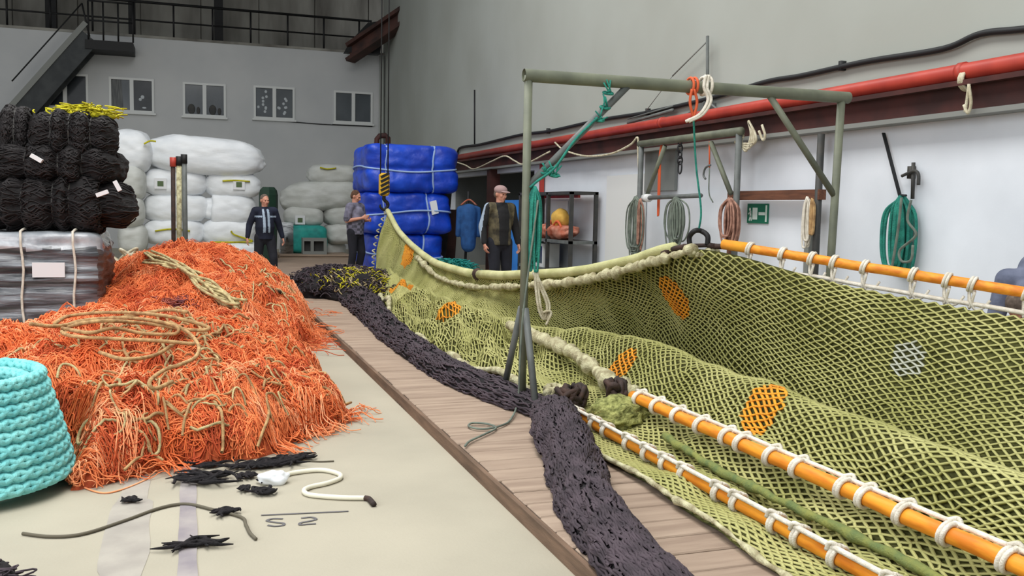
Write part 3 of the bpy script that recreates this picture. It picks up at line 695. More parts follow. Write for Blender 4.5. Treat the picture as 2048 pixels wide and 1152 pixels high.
# loose thin ropes at the foot of the left post
q = [aty(x, y, GY-.1) for x, y in ((1076, 400), (1060, 520), (1045, 640), (1040, 720), (1036, 800))]
q2 = [atz(x, y, .10) for x, y in ((1022, 838), (1000, 852), (965, 858), (938, 853), (945, 846), (975, 848), (992, 856), (970, 868), (940, 882), (930, 892))]
ropething('loose_rope', 'thin grey-green rope running down the gantry post and coiling onto the planks', 'rope', [cr(q+q2, 6)], .0075, M['grey_rope'])
q = [[aty(x+dx, y, GY-.08) for x, y in ((1070, 540), (1072, 580), (1078, 620), (1088, 638), (1094, 610), (1078, 570), (1066, 545))] for dx in (0, 5)]
q.append([aty(x, y, GY-.1) for x, y in ((1086, 625), (1098, 622), (1102, 628), (1092, 650))])
ropething('rope_bight', 'cream rope loops dangling from the left gantry post above the net', 'rope', [cr(v, 6) for v in q], .010, M['cream_rope'])

# ------------------------------------------------------------------ bales and sacks
def sq_point(d, a, b, c, n):
    k = (abs(d[0]/a)**n+abs(d[1]/b)**n+abs(d[2]/c)**n)**(-1/n); return (d[0]*k, d[1]*k, d[2]*k)
def sq_mesh(a, b, c, n, nu=56, nv=30, fn=None, origin=(0, 0, 0)):
    """superquadric block with a displacement callback fn(point, unit direction) -> point"""
    P = []
    for j in range(nv+1):
        ph = -PI/2+PI*j/nv; row = []
        for i in range(nu+1):
            t = 2*PI*(i % nu)/nu
            d = (math.cos(ph)*math.cos(t)*a, math.cos(ph)*math.sin(t)*b, math.sin(ph)*c)
            p = np.array(sq_point(d, a, b, c, n)); row.append((fn(p) if fn else p)+np.array(origin))
        P.append(row)
    return MB().grid(np.array(P)[:, ::-1])
def flo(p, z): return np.array([p[0], p[1], max(p[2], z)])
def pxbox(x0, y0, x1, y1, Y):
    l = aty(x0, (y0+y1)/2, Y); r = aty(x1, (y0+y1)/2, Y); b = aty((x0+x1)/2, y1, Y); t = aty((x0+x1)/2, y0, Y)
    return (l[0]+r[0])/2, (r[0]-l[0])/2, (b[2]+t[2])/2, (t[2]-b[2])/2
SG_L = 'white woven sacks stacked against the back wall on the left'; SG_R = 'white woven sacks stacked against the back wall on the right'
def sack(x0, y0, x1, y1, Y, label, group, m='sack', n=3.3, dep=.55, lab=None, ylw=None, tilt=0.0, pinch=()):
    cx, a, cz, c = pxbox(x0, y0, x1, y1, Y); sd = x0*.13+y0
    o = thing('sack', label, 'sack', (cx, Y, cz-c), 0, group); c2 = c*1.08
    def fn(p):
        u = p[0]/a; e = 1-.16*abs(u)**6
        k = 1+.06*nz(p[0]*1.7+sd, p[1]*1.7, p[2]*2.2)+.03*nz(p[0]*5+sd, p[1]*5, p[2]*7)+.03*abs(nz(p[0]*2.2+p[2]*3+sd, p[2]*1.5-p[0]*.8, sd))-.02
        for q in pinch: k *= 1-.16*math.exp(-((u-q)/.1)**2)
        cr_ = .03*abs(nz(p[0]*3+sd, p[2]*2, p[0]*2+p[2]*5))
        return np.array([p[0]*k, p[1]*e*k, p[2]*e*k+tilt*u*c-cr_])
    sq_mesh(a*1.03, dep, c2, n, 96, 44, fn, (0, 0, c)).build('sack_body', M[m], o)
    if lab:
        lx_, lz_ = lab; p = aty(lx_, lz_, Y-dep); b = MB(); X0 = p[0]-cx; Z0 = p[2]-(cz-c)
        b.box((X0-.14, -dep-.035, Z0-.13), (X0+.14, -dep*.93, Z0+.13)); q = b.build('sack_label', M['label'], o, False); q['label'] = 'pale printed label'
        b = MB(); b.box((X0-.07, -dep-.04, Z0-.07), (X0+.07, -dep*.93, Z0+.06)); b.build('label_print', M['green_label'], q, False)
    if ylw:
        pts = []
        for (lx_, lz_) in ylw:
            p = aty(lx_, lz_, Y-dep); pts.append((p[0]-cx, -dep*1.02, p[2]-(cz-c)))
        b = MB(); b.tube(cr(pts, 6), .045, 6, 0, False, True, .5); b.build('yellow_cord', M['yellow'], o)
    return o
YS = 25.0
sack(405, 484, 528, 524, YS-.2, 'small white sack on the floor behind the man in navy, lowest of the left stack', SG_L)
sack(284, 438, 410, 488, YS, 'fourth white sack down on the left, yellow smear, behind the upright poles', SG_L, ylw=[(310, 462), (345, 458), (380, 462)])
sack(404, 438, 515, 488, YS, 'white sack with yellow twine end, beside the navy man\'s right arm', SG_L, ylw=[(462, 462), (470, 470), (505, 482), (480, 484), (420, 484)])
sack(285, 388, 418, 444, YS, 'third white sack down on the left, plain, behind the upright poles', SG_L)
sack(404, 386, 512, 448, YS, 'plump creased white sack just left of the navy man\'s head', SG_L, pinch=(-.8,))
sack(282, 337, 412, 392, YS, 'white sack with a small square green label left of the upright poles', SG_L, lab=(321, 367))
sack(410, 346, 520, 394, YS, 'white sack with a yellow band and label under the longest sack', SG_L, lab=(478, 369), ylw=[(445, 362), (470, 361), (500, 363)])
sack(290, 276, 527, 348, YS-.15, 'longest and topmost white sack lying across the left stack', SG_L, dep=.6, n=3.2, tilt=-.12)
sack(286, 288, 340, 342, YS+.9, 'white sack peeking out behind the end of the longest top sack', SG_L)
sack(222, 262, 305, 345, YS-.3, 'tall white sack just right of the yellow netting, tied with yellow twine', SG_L, dep=.7, ylw=[(288, 288), (300, 282), (312, 283)])
sack(226, 332, 292, 400, YS-.4, 'white sack wedged behind the black bales, second from their top', SG_L, 'sack_grey', dep=.7)
sack(226, 392, 290, 452, YS-.4, 'white sack wedged behind the lowest black bale', SG_L, 'sack_grey', dep=.7)
sack(236, 446, 296, 505, YS-.3, 'grey-white sack at the foot of the stack beside the cream rope heap', SG_L, 'sack_grey', dep=.6)
YR = 28.5
sack(560, 478, 690, 512, YR+.5, 'flat grey-white sack at the bottom behind the teal bundle', SG_R, 'sack_grey', dep=.8)
sack(646, 446, 716, 486, YR, 'grey-white sack beside the teal wrapped bundle, behind the man in the checked shirt', SG_R, 'sack_grey', dep=.6)
sack(567, 414, 646, 452, YR-.2, 'short grey-white sack with a dark mark on top of the teal bundle', SG_R, 'sack_grey', lab=(600, 440))
sack(644, 411, 716, 450, YR, 'short grey-white sack left of the checked-shirt man\'s shoulder', SG_R, 'sack_grey')
sack(560, 362, 716, 420, YR, 'long sagging grey-white sack across the right-hand stack', SG_R, 'sack_grey', tilt=.25, dep=.65)
sack(614, 329, 712, 368, YR, 'topmost sack of the right-hand stack next to the blue bales', SG_R, 'sack_grey', ylw=[(640, 335), (655, 338), (672, 336)])
# teal bundle, pallet, box with a dark opening
cx, a, cz, c = pxbox(566, 450, 652, 505, YR-.5)
o = thing('wrapped_bundle', 'teal tarpaulin bundle on the pallet under the right-hand sacks', 'bundle', (cx, YR-.5, cz-c))
def fn(p): return p*(1+.05*nz(p[0]*3, p[1]*3, p[2]*4))
sq_mesh(a, .55, c, 6, 48, 24, fn, (0, 0, c)).build('tarpaulin', M['teal_tarp'], o)
MB().box((-a*1.02, -.3, .1), (-a*.8, -.56, c*1.9), 0, .03).build('white_corner', M['sack'], o)
cx, a, cz, c = pxbox(604, 464, 652, 502, YR-1.25)
c -= .04; o = thing('box', 'pale framed box with a dark opening in front of the teal bundle', 'box', (cx, YR-1.25, .14))
b = MB(); t = .09
b.box((-a, -.2, 0), (a, .15, t)).box((-a, -.2, 2*c-t), (a, .15, 2*c)).box((a-t, -.2, t), (a, .15, 2*c-t)).box((-a*.35, -.2, t), (-a*.35+t, .15, 2*c-t)).box((-a, -.2, t), (-a+.04, .15, 2*c-t))
b.build('frame', M['rail_grey'], o, False); MB().box((-a+.04, .0, t), (a-t, .14, 2*c-t)).build('dark_inside', M['dark_steel'], o, False)
cx, a, cz, c = pxbox(556, 503, 694, 512, YR-.9)
b = MB(); b.box((-a, -.7, .09), (a, .7, .14))
for yy in (-.6, 0, .6): b.box((-a, yy-.06, 0), (a, yy+.06, .09))
o = b.build('pallet', M['wood'], None, False); o.location = (cx, YR-.75, 0); tag(o, 'low pallet under the teal bundle by the back wall', 'pallet')
# dark green bin behind the navy man
cx, a, cz, c = pxbox(518, 374, 556, 460, 24.0)
b = MB(); h = cz+c; prof = [(0, a*.8), (h*.7, a*1.0), (h*.9, a*1.0), (h*.96, a*.9), (h, a*.6)]
P = [[(r*math.cos(t), r*math.sin(t), z) for t in np.linspace(0, 2*PI, 9)] for z, r in prof]+[[(0, 0, h)]*9]
o = b.grid(np.array(P)[:, ::-1]).build('bin', M['green_bin'], None, False); o.location = (cx, 24, 0); tag(o, 'tall dark green bin standing behind the man in navy', 'bin')

# ---- blue bales
def blue(x0, y0, x1, y1, Y, label, dep, lab=None, sd=0.0):
    cx, a, cz, c = pxbox(x0, y0, x1, y1, Y)
    o = thing('blue_bale', label, 'bale', (cx, Y, cz-c), 0, 'blue tarpaulin bales stacked in the corner')
    ties = [-.62*a, .42*a]
    def fn(p):
        k = 1+.035*nz(p[0]*1.6+sd, p[1]*1.6, p[2]*2.4)+.035*nz(p[0]*3.5+sd, p[1]*3.5, p[2]*5)+.02*abs(nz(p[0]*8, p[1]*8, p[2]*9+sd))
        for t in ties: k *= 1-.045*math.exp(-((p[0]-t)/.06)**2)
        k *= 1-.03*math.exp(-(p[2]/.06)**2)
        return p*k
    sq_mesh(a, dep, c*1.03, 8, 110, 60, fn, (0, 0, c)).build('tarpaulin', M['blue_tarp'], o)
    for t in ties:
        pts = []
        for q in np.linspace(0, 2*PI, 41)[:-1]:
            d = np.array([0, math.cos(q)*dep, math.sin(q)*c]); s = (1-abs(t/a)**5)**.2
            k = (abs(math.cos(q))**8+abs(math.sin(q))**8)**-.125
            pts.append(fn(np.array([t+.03*math.sin(3*q+sd), d[1]*k*s, d[2]*k*s*1.02]))*1.012+(0, 0, c))
        MB().tube(pts, .022, 6, 0, True).build('tie_rope', M['tie_blue'], o)
    pts = []
    for q in np.linspace(0, 2*PI, 61)[:-1]:
        k = (abs(math.cos(q))**8+abs(math.sin(q))**8)**-.125; pts.append(fn(np.array([a*math.cos(q)*k, dep*math.sin(q)*k, .07*math.sin(2*q+sd)]))*1.015+(0, 0, c))
    MB().tube(pts, .020, 6, 0, True).build('tie_rope', M['tie_blue'], o)
    if lab:
        p = aty(lab[0], lab[1], Y-dep); X0 = p[0]-cx; Z0 = p[2]-(cz-c)
        MB().obox((X0, -dep*1.0, Z0), (.07, 0, .02), (0, .03, 0), (-.03, 0, .14)).build('paper_label', M['label'], o, False)
    return o
blue(722, 466, 868, 548, 20.6, 'lowest blue tarpaulin bale, mostly hidden behind the hanging net', 1.0, None, 1)
blue(716, 386, 882, 466, 20.6, 'middle blue tarpaulin bale with a white paper label, behind the crane hook', 1.05, (868, 415), 4)
blue(718, 295, 895, 387, 20.6, 'topmost blue tarpaulin bale of the stack in the corner', 1.1, None, 8)

# ---- grey plastic-wrapped bale
pR = aty(206, 560, 10.5); pB = aty(236, 560, 11.9); zt = aty(120, 462, 10.7)[2]
X0, X1 = -3.4, pR[0]
gb = thing('wrapped_bale', 'big grey bale in shiny plastic film under the black net bales', 'bale', ((X0+X1)/2, 11.3, 0))
a = (X1-X0)/2; dep = .8; c = zt/2
def fn(p):
    f = .030*nz(p[0]*1.2, p[1]*1.2, p[2]*11)+.018*nz(p[0]*3+5, p[1]*3, p[2]*19)
    n_ = p/np.array([a, dep, c]); s = np.sign(n_)*np.abs(n_)**9
    return p+s*f*1.6
bmb = sq_mesh(a, dep, c, 14, 130, 110, fn, (0, 0, c)); o = bmb.build('plastic_wrap', [M['plastic_grey'], M['plastic_top'], M['plastic_end']], gb)
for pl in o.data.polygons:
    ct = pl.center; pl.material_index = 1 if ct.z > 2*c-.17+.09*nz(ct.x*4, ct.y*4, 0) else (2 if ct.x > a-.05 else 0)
for x in (aty(46, 560, 10.5)[0], aty(150, 560, 10.5)[0]):
    lx_ = x-(X0+X1)/2
    MB().tube([(lx_+.012*math.sin(k*1.3), -dep-.03, z) for k, z in enumerate(np.linspace(.05, 2*c, 10))]+[(lx_, -dep+.1, 2*c+.02), (lx_, dep, 2*c+.02)], .013, 6).build('tie_rope', M['white_rope'], gb)
p = aty(97, 540, 10.45); MB().obox((p[0]-(X0+X1)/2, -dep-.035, p[2]), (.15, 0, 0), (0, .015, 0), (.0, 0, .075)).build('paper_label', M['label'], gb, False)

# ---- black net bales stacked on it
def black_bale(x0, y0, x1, y1, Y, label, dep, nt, sd, tags=()):
    cx, a, cz, c = pxbox(x0, y0, x1, y1, Y); ties = [a*(-1+2*(k+1)/(nt+1)+.05*math.sin(k*3+sd)) for k in range(nt)]
    o = thing('net_bale', label, 'bale', (cx, Y, cz-c), 0, 'black net bales piled on the grey wrapped bale')
    def fn(p):
        k = 1+.10*nz(p[0]*2+sd, p[1]*2, p[2]*2.5)+.05*nz(p[0]*5+sd, p[1]*5, p[2]*8)+.03*nz(p[0]*9, p[1]*9, p[2]*24+sd)
        for t in ties: k *= 1-.16*math.exp(-((p[0]-t)/.055)**2)
        return p*k
    sq_mesh(a, dep, c*1.08, 2.9, 110, 60, fn, (0, 0, c)).build('net_body', M['bale_black'], o)
    S = []; rs = []
    for k in range(420):
        u0 = random.uniform(-.95, .7)*a; l = random.uniform(.1, .35)*a; q0 = random.uniform(PI*.5, PI*1.55); pts = []; ph = random.random()*6
        for m in range(9):
            u = min(u0+l*m/8, a*.97); q = q0+.07*math.sin(ph+m*.9); s = max(1-abs(u/a)**2.9, .02)**(1/2.9)
            kk = (abs(math.cos(q))**2.9+abs(math.sin(q))**2.9)**(-1/2.9)
            pts.append(fn(np.array([u, math.cos(q)*kk*dep*s, math.sin(PI-q)*kk*c*1.08*s]))*1.015+(0, 0, c))
        S.append(pts); rs.append(random.uniform(.006, .012))
    V, Q = tubes_np(np.array(S), np.array(rs), 3); raw_mesh('net_strands', V, Q, M['bale_strand'], o)
    for t in ties:
        pts = []
        for q in np.linspace(0, 2*PI, 37)[:-1]:
            s = max(1-abs(t/a)**2.9, .02)**(1/2.9); kk = (abs(math.cos(q))**2.9+abs(math.sin(q))**2.9)**(-1/2.9)
            pts.append(fn(np.array([t, math.cos(q)*kk*dep*s, math.sin(q)*kk*c*1.08*s]))*1.01+(0, 0, c))
        MB().tube(pts, .012, 5, 0, True).build('tie_rope', M['dark_steel'], o)
    for (tx, ty, rx, rz_) in tags:
        p = aty(tx, ty, Y-dep*1.03); q = MB().obox((p[0]-cx, -dep*1.06, p[2]-(cz-c)), (rx, 0, rz_), (0, .05, 0), (-rz_*.35, 0, rx*.35)).build('white_tag', M['label'], o, False)
    return o
black_bale(-50, 352, 268, 462, 11.25, 'lowest and widest black net bale with two white tags', .75, 5, 2, [(205, 387, .055, .022), (235, 372, -.025, .05)])
black_bale(-8, 290, 250, 372, 11.3, 'middle black net bale with a white tag near its left end', .68, 3, 5, [(74, 317, .05, -.03)])
black_bale(62, 228, 236, 322, 11.3, 'upper black net bale under the yellow netting', .62, 3, 9)
black_bale(8, 214, 72, 318, 11.4, 'short black net bale standing highest at the left end of the pile', .5, 1, 13)
b = MB(); 
c0 = aty(168, 228, 11.2); S = []
for k in range(260):
    q = c0+np.array([random.gauss(0, .15), random.gauss(0, .12), -.02+random.uniform(-.02, .09)]); d = np.array([random.gauss(0, 1), random.gauss(0, 1), random.uniform(0, .9)])*.09
    S.append([q+d*t+np.array([.02*math.sin(k+t*4), .02*math.cos(k*2+t*4), -.03*t*t]) for t in np.linspace(0, 1, 6)])
V, Q = tubes_np(np.array(S), .009, 3)
o = thing('yellow_netting', 'tuft of bright yellow netting on top of the black bales', 'netting', c0+(0, 0, -.05))
raw_mesh('strands', V-np.array(o.location), Q, M['yellow'], o)
sq_mesh(.32, .2, .06, 2, 36, 18, lambda p: p*(1+.3*nz(p[0]*9, p[1]*9, p[2]*9)), (0, 0, .03)).build('clump', M['yellow'], o)

# ---- cream rope heap behind the grey bale
c0 = atz(262, 520, .0); c0 = np.array([aty(266, 500, 15)[0], 15, .45])
b = MB()
for k in range(46):
    q = c0+np.array([random.gauss(0, .22), random.gauss(0, .25), random.uniform(-.45, .32)]); r = random.uniform(.06, .16); t0 = random.random()*6; tl = random.uniform(-.8, .8)
    b.tube(cr([q+(r*math.cos(t0+t), r*.7*math.sin(t0+t), tl*r*math.cos(t)) for t in np.linspace(0, 5, 8)], 3), .022, 6)
tag(b.build('rope_heap', M['cream_rope']), 'tangled heap of cream rope between the grey bale and the white sacks', 'rope')
# ---- three upright poles behind the heap
for k, (x, yt, xb, m, lbl) in enumerate([(346, 318, 347, 'rust', 'leftmost upright pole with a red top behind the orange heap'), (358, 316, 358, 'lumpy_rope', 'middle upright pole, tan, behind the orange heap'), (368, 312, 371, 'grey_steel', 'rightmost upright steel pole with a black cap behind the orange heap')]):
    Yp = 18.2; t = aty(x, yt, Yp); bb = aty(xb, 500, Yp)
    o = thing('pole', lbl, 'pole', (bb[0], Yp, 0), 0, 'upright poles behind the orange net heap')
    base = np.array([bb[0], Yp, 0]); MB().tube([(0, 0, 0), t-base], .05 if k else .042, 10).build('shaft', M[m], o)
    MB().tube([t-base-(0, 0, .14), t-base+(0, 0, .03)], .06, 10).build('cap', M['red_pipe' if k == 0 else 'black_steel'], o)

# ------------------------------------------------------------------ the orange netting heaps
def vnoise(x, y, s):
    return (np.sin(x*1.7+y*.9+s)+np.sin(x*-1.1+y*1.9+s*2.3)+.6*np.sin(x*3.3-y*2.7+s*1.3)+.6*np.sin(x*2.1+y*4.1+s*3.1)+.35*np.sin(x*6.7+y*5.3+s)+.35*np.sin(-x*5.9+y*7.1+s*.7))/3.2
def heap(name, label, els, box, nt, seed, lens=(.25, .6), tone=(0.58, .22, .20), hole=None):
    R = np.random.default_rng(seed)
    def hgt(x, y):
        h = np.zeros_like(x)
        for (ex, ey, rx, ry, hh, pw) in els:
            d = ((x-ex)/rx)**2+((y-ey)/ry)**2; an = np.arctan2((y-ey)/ry, (x-ex)/rx); d = d*(1+.12*np.sin(an*5+seed)+.08*np.sin(an*11+seed*2))
            h = np.maximum(h, hh*np.clip(1-d, 0, 1)**pw)
        if hole: h = h*np.clip((np.hypot(x-hole[0], y-hole[1])-hole[2])/.16, 0, 1)
        k = np.clip(h/.3, 0, 1); return h+k*(.085*vnoise(x*3, y*3, seed)+.085*np.abs(vnoise(x*6, y*6, seed+2))-.03)
    (xa, xb), (ya, yb) = box; o = thing(name, label, 'netting', ((xa+xb)/2, (ya+yb)/2, 0)); OL = np.array(o.location)
    nx, ny = 150, 170; X, Yv = np.meshgrid(np.linspace(xa, xb, nx), np.linspace(ya, yb, ny), indexing='ij'); Hh = hgt(X, Yv)
    P = np.stack([X, Yv, np.where(Hh > .004, Hh, -.05)], 2)
    mb = MB().grid(P-OL)
    keep = [f for f in mb.f if max(mb.v[i][2] for i in f) > -.04]; mb.f = keep; mb.m = [0]*len(keep)
    mb.build('netting_mound', M['orange_base'], o)
    # hanks of netting: tufts of strands that share a sweep
    ns = 16; L = 14
    cx = R.uniform(xa, xb, nt*4); cy = R.uniform(ya, yb, nt*4); hv = hgt(cx, cy); ok = np.where(hv > .03)[0][:nt]; rim = np.where((hv > .012) & (hv < .26))[0]; rim = rim[~np.isin(rim, ok)][:nt//3]; ok = np.concatenate([ok, rim]); cx, cy = cx[ok], cy[ok]; n = len(cx)
    th = 2.2*vnoise(cx*1.5, cy*1.5, seed+5)*2+R.uniform(-.9, .9, n); cv = R.normal(0, 5.0, n); ln = R.uniform(*lens, n); ln[hv[ok] < .2] *= .7; tn = R.choice(3, n, p=tone)
    lift = R.uniform(.0, .07, n)
    tt = np.linspace(0, 1, L)
    sx = cx[:, None]+R.normal(0, .022, (n, ns)); sy = cy[:, None]+R.normal(0, .022, (n, ns))
    t2 = th[:, None]+R.normal(0, .12, (n, ns)); c2 = cv[:, None]+R.normal(0, .8, (n, ns)); wv = R.uniform(.0, .55, (n, ns)); ph = R.uniform(0, 6.3, (n, ns))
    ang = t2[..., None]+c2[..., None]*(tt-.5)+wv[..., None]*np.sin(ph[..., None]+tt*9)
    st = (ln/L)[:, None, None]
    xx = sx[..., None]+np.cumsum(np.cos(ang)*st, 2); yy = sy[..., None]+np.cumsum(np.sin(ang)*st, 2)
    zz = hgt(xx, yy)+lift[:, None, None]*np.sin(tt*PI)*1.4+R.uniform(.002, .03, (n, ns))[..., None]+.012*np.sin(ph[..., None]*2+tt*14)
    zz = np.maximum(zz, .006); far_ = (hgt(xx, yy) < .01).mean(2); out = (far_ > .45) & (R.random((n, ns)) > .08)
    if name: keepm = ~out
    for k, (nm, m) in enumerate([('netting_strands', 'orange_net'), ('pale_strands', 'orange_light'), ('deep_strands', 'orange_dark')]):
        sel = (tn == k)[:, None] & keepm; S = np.stack([xx[sel], yy[sel], zz[sel]], 2)
        V, Q = tubes_np(S-OL, R.uniform(.0022, .0052, len(S)), 3); raw_mesh(nm, V, Q, M[m], o)
    return o, hgt
def rope_bits(o, hgt, pts, m, name, seed, r=(.006, .0105)):
    R = random.Random(seed); S = []; OL = np.array(o.location); rs = []
    for (x, y) in pts:
        if float(hgt(np.array([x]), np.array([y]))[0]) < .09: continue
        th = R.random()*6.3; cv = R.uniform(-5, 5); l = R.uniform(.12, .3); X = []; 
        for k in range(12):
            X.append((x, y)); th += cv/12; x += l/12*math.cos(th); y += l/12*math.sin(th)
        X = np.array(X); z = hgt(X[:, 0], X[:, 1])+.075+.04*np.sin(np.linspace(0, PI, 12)); S.append(np.column_stack([X, z])); rs.append(R.uniform(*r))
    V, Q = tubes_np(np.array(S)-OL, np.array(rs), 6); q = raw_mesh(name, V, Q, M[m], o); q['kind'] = 'stuff'; return q
hb, hgt_b = heap('net_heap', 'far heap of orange netting beside the plank walkway, rising to the upright poles',
    [(.03, 13.0, 1.48, 3.9, .89, .75), (.22, 11.2, 1.12, 1.7, .70, .6)], ((-1.7, 1.75), (9.2, 17.3)), 1900, 3, (.3, .8))
hf, hgt_f = heap('net_heap', 'near heap of orange netting on the concrete behind the aqua rope coil',
    [(-.50, 7.75, 1.58, 2.3, .54, .5), (-2.3, 8.0, 1.6, 1.9, .48, .5), (-.30, 6.65, .85, 1.08, .44, .5)], ((-3.8, 1.35), (5.2, 10.3)), 2700, 8, (.22, .55), hole=(-1.13, 5.5, .50))
R_ = random.Random(5)
rope_bits(hf, hgt_f, [(R_.gauss(.1, .5), R_.uniform(5.6, 8.2)) for _ in range(230)], 'tan_rope', 'rope_ends', 3)
rope_bits(hf, hgt_f, [(R_.gauss(-.2, .5), R_.uniform(5.5, 7.4)) for _ in range(90)], 'straw_rope', 'rope_ends', 4)
rope_bits(hb, hgt_b, [(R_.gauss(.9, .3), R_.uniform(9.5, 13)) for _ in range(60)], 'straw_rope', 'rope_ends', 6)
def on_heap(px, py, hgt, add=.05):
    d = ray(px, py); t = np.linspace(3.5, 18, 2400); X = CAMP[0]+d[0]*t; Y_ = CAMP[1]+d[1]*t; Z_ = CAMP[2]+d[2]*t
    k = np.where(hgt(X, Y_)+add*.8 >= Z_)[0]; k = k[0] if len(k) else -1
    return np.array([X[k], Y_[k], Z_[k]+add*.25])
b = MB()
for cv in [[(110, 680), (140, 662), (220, 655), (320, 662), (400, 680), (418, 690), (380, 692), (300, 680), (200, 676), (130, 690), (140, 706), (230, 712), (320, 716), (390, 722)],
           [(125, 690), (180, 700), (230, 690), (290, 700), (350, 700), (352, 685), (300, 672), (240, 668), (170, 672), (128, 684)],
           [(340, 676), (380, 700), (398, 728), (390, 750), (360, 765), (330, 775), (300, 800), (310, 815), (345, 800)],
           [(60, 682), (110, 686), (170, 676), (250, 664), (330, 650), (375, 655)], [(200, 740), (250, 755), (310, 745), (350, 720)]]:
    b.tube(cr([on_heap(x, y, hgt_f, .13)+(0, 0, .08) for x, y in cv], 6), .013, 7)
tag(b.build('loose_rope', M['tan_rope']), 'tan rope thrown in long loops on top of the near orange heap', 'rope')
b = MB()
for k in range(15):
    cv = [(300, 520), (340, 530), (380, 552), (410, 575), (450, 602), (480, 615)]; dx = random.uniform(-8, 8)
    b.tube(cr([on_heap(x+dx+random.uniform(-9, 9), y+random.uniform(-12, 12), hgt_b, .06+.008*k) for x, y in cv], 6), .015, 6)
tag(b.build('loose_rope', M['straw_rope']), 'thick strand of straw-coloured ropes lying down the far orange heap', 'rope')
b = MB(); b.tube(cr([on_heap(x, y, hgt_b, .05) for x, y in [(420, 592), (480, 578), (530, 580), (575, 592), (592, 606)]], 8), .022, 7)
tag(b.build('loose_rope', M['rust']), 'dark brown rope trailing over the far orange heap towards the walkway', 'rope')
S = []
for k in range(120):
    p = on_heap(random.gauss(352, 16), random.gauss(606, 8), hgt_b, .05); th = random.random()*6
    S.append([p+np.array([.03*m*math.cos(th+.3*m), .03*m*math.sin(th+.3*m), .02*math.sin(m)]) for m in range(7)])
V, Q = tubes_np(np.array(S)-np.array(hb.location), .007, 3); o = raw_mesh('purple_mesh', V, Q, M['purple'], hb); o['label'] = 'patch of faded purple mesh'; o['kind'] = 'stuff'

# ------------------------------------------------------------------ aqua rope coil
CC = np.array([-1.13, 5.5, 0]); ck = thing('rope_coil', 'tall coil of thick aqua plaited rope standing at the left edge', 'rope coil', CC)
def coil(Rb, Rt, z0, z1, turns, r, name):
    n = int(turns*2*PI*(Rb+Rt)/2/.0125); t = np.linspace(0, 1, n); a = 2*PI*turns*t
    Rr = Rb+(Rt-Rb)*t**1.2; zc = z0+(z1-z0)*t
    c = np.stack([Rr*np.cos(a), Rr*np.sin(a), zc], 1); rad = np.stack([np.cos(a), np.sin(a), 0*a], 1)
    s = np.cumsum(np.full(n, .0125)); S = []
    for k, hand in ((0, 1), (1, 1), (2, 1), (0, -1), (1, -1), (2, -1)):
        w = 2*PI*s/.20*hand+k*2*PI/3+(.0 if hand > 0 else .5)
        S.append(c+rad*(np.cos(w)*r*.55)[:, None]+np.array([0, 0, 1.0])*(np.sin(w)*r*.55)[:, None])
    V, Q = tubes_np(np.array(S), r*.43, 7); raw_mesh(name, V, Q, M['aqua'], ck)
coil(.495, .345, .040, .625, 9.2, .037, 'outer_turns'); coil(.405, .275, .040, .60, 8.4, .037, 'inner_turns'); coil(.32, .25, .040, .45, 6, .037, 'inner_turns')

# ------------------------------------------------------------------ small things on the concrete
def scrap(px, py, s, seed, label, nst=5, elong=1.0, dirv=0.0):
    rr = random.Random(seed); c = atz(px, py, .0); o = MB()
    for k in range(nst+2):
        th = dirv+rr.gauss(0, .6 if elong > 1 else 1.6); l = s*rr.uniform(.5, 1.5)*elong; p0 = np.array([rr.gauss(0, s*.25*elong)*math.cos(dirv), rr.gauss(0, s*.12)+0, .012])
        d = np.array([math.cos(th), math.sin(th), 0])
        pts = [p0+d*l*(t-.5)+np.array([.25*s*math.sin(k+t*5)*-d[1], .25*s*math.sin(k+t*5)*d[0], .02*s+.10*s*abs(math.sin(t*PI*1.5+k))]) for t in np.linspace(0, 1, 6)]
        o.tube(cr(pts, 3), [.0115*(.25+.75*math.sin(PI*i/15)) for i in range(16)], 5)
    b = o.build('twine_scrap', M['black_net']); b.location = tuple(c); tag(b, label, 'scrap', 'black twine scraps on the concrete')
for k, a in enumerate([
    (404, 965, .20, 'largest black twine scrap, nearest the left of the scattered group', 12, 1.3, -.5), (383, 930, .09, 'small black scrap at the edge of the orange heap, farthest left of the group', 5, 1.4, 0),
    (418, 936, .09, 'thin black scrap beside the largest one, a little behind it', 4, 1.6, 0), (505, 937, .15, 'left half of the long dark line of black scraps behind the white bag', 11, 1.5, .2),
    (560, 930, .15, 'middle of the long dark line of black scraps behind the white cord', 11, 1.5, .3), (600, 920, .11, 'right tip of the long dark line of black scraps', 7, 1.5, .3),
    (497, 957, .10, 'black scrap just left of the crumpled white bag', 7, 1.0, 0), (535, 966, .11, 'black scrap touching the front of the crumpled white bag', 7, 1.0, .2),
    (487, 982, .08, 'small black scrap in front of the others, below the white bag', 5, 1.0, -.6), (527, 988, .12, 'spiky black scrap nearest the start of the chalked line', 7, 1.0, -1.0),
    (460, 918, .08, 'flat black scrap beside the foot of the orange heap', 4, 1.8, 0), (503, 908, .08, 'black scrap leaning against the right foot of the orange heap', 4, 1.6, -1.2),
    (262, 1004, .08, 'lone small black scrap between the aqua coil and the dark cord', 5, 1.0, -.6), (455, 1029, .09, 'black scrap knotted onto the long dark cord', 6, 1.4, -.4),
    (388, 1094, .11, 'black scrap lying alone on the painted strip near the bottom', 7, 1.6, .3)]):
    scrap(a[0], a[1], a[2], 40+k, a[3], *a[4:])
def floor_curve(px, z=.012, n=8): return cr([atz(x, y, z) for x, y in px], n)
o = thing('cord', 'thick cream cord lying in an S bend with a dark taped end', 'cord', atz(640, 965)); OL = np.array(o.location)
C_ = floor_curve([(560, 955), (585, 946), (640, 940), (676, 947), (680, 956), (655, 966), (620, 974), (608, 982), (622, 990), (680, 995), (732, 996)], .014)
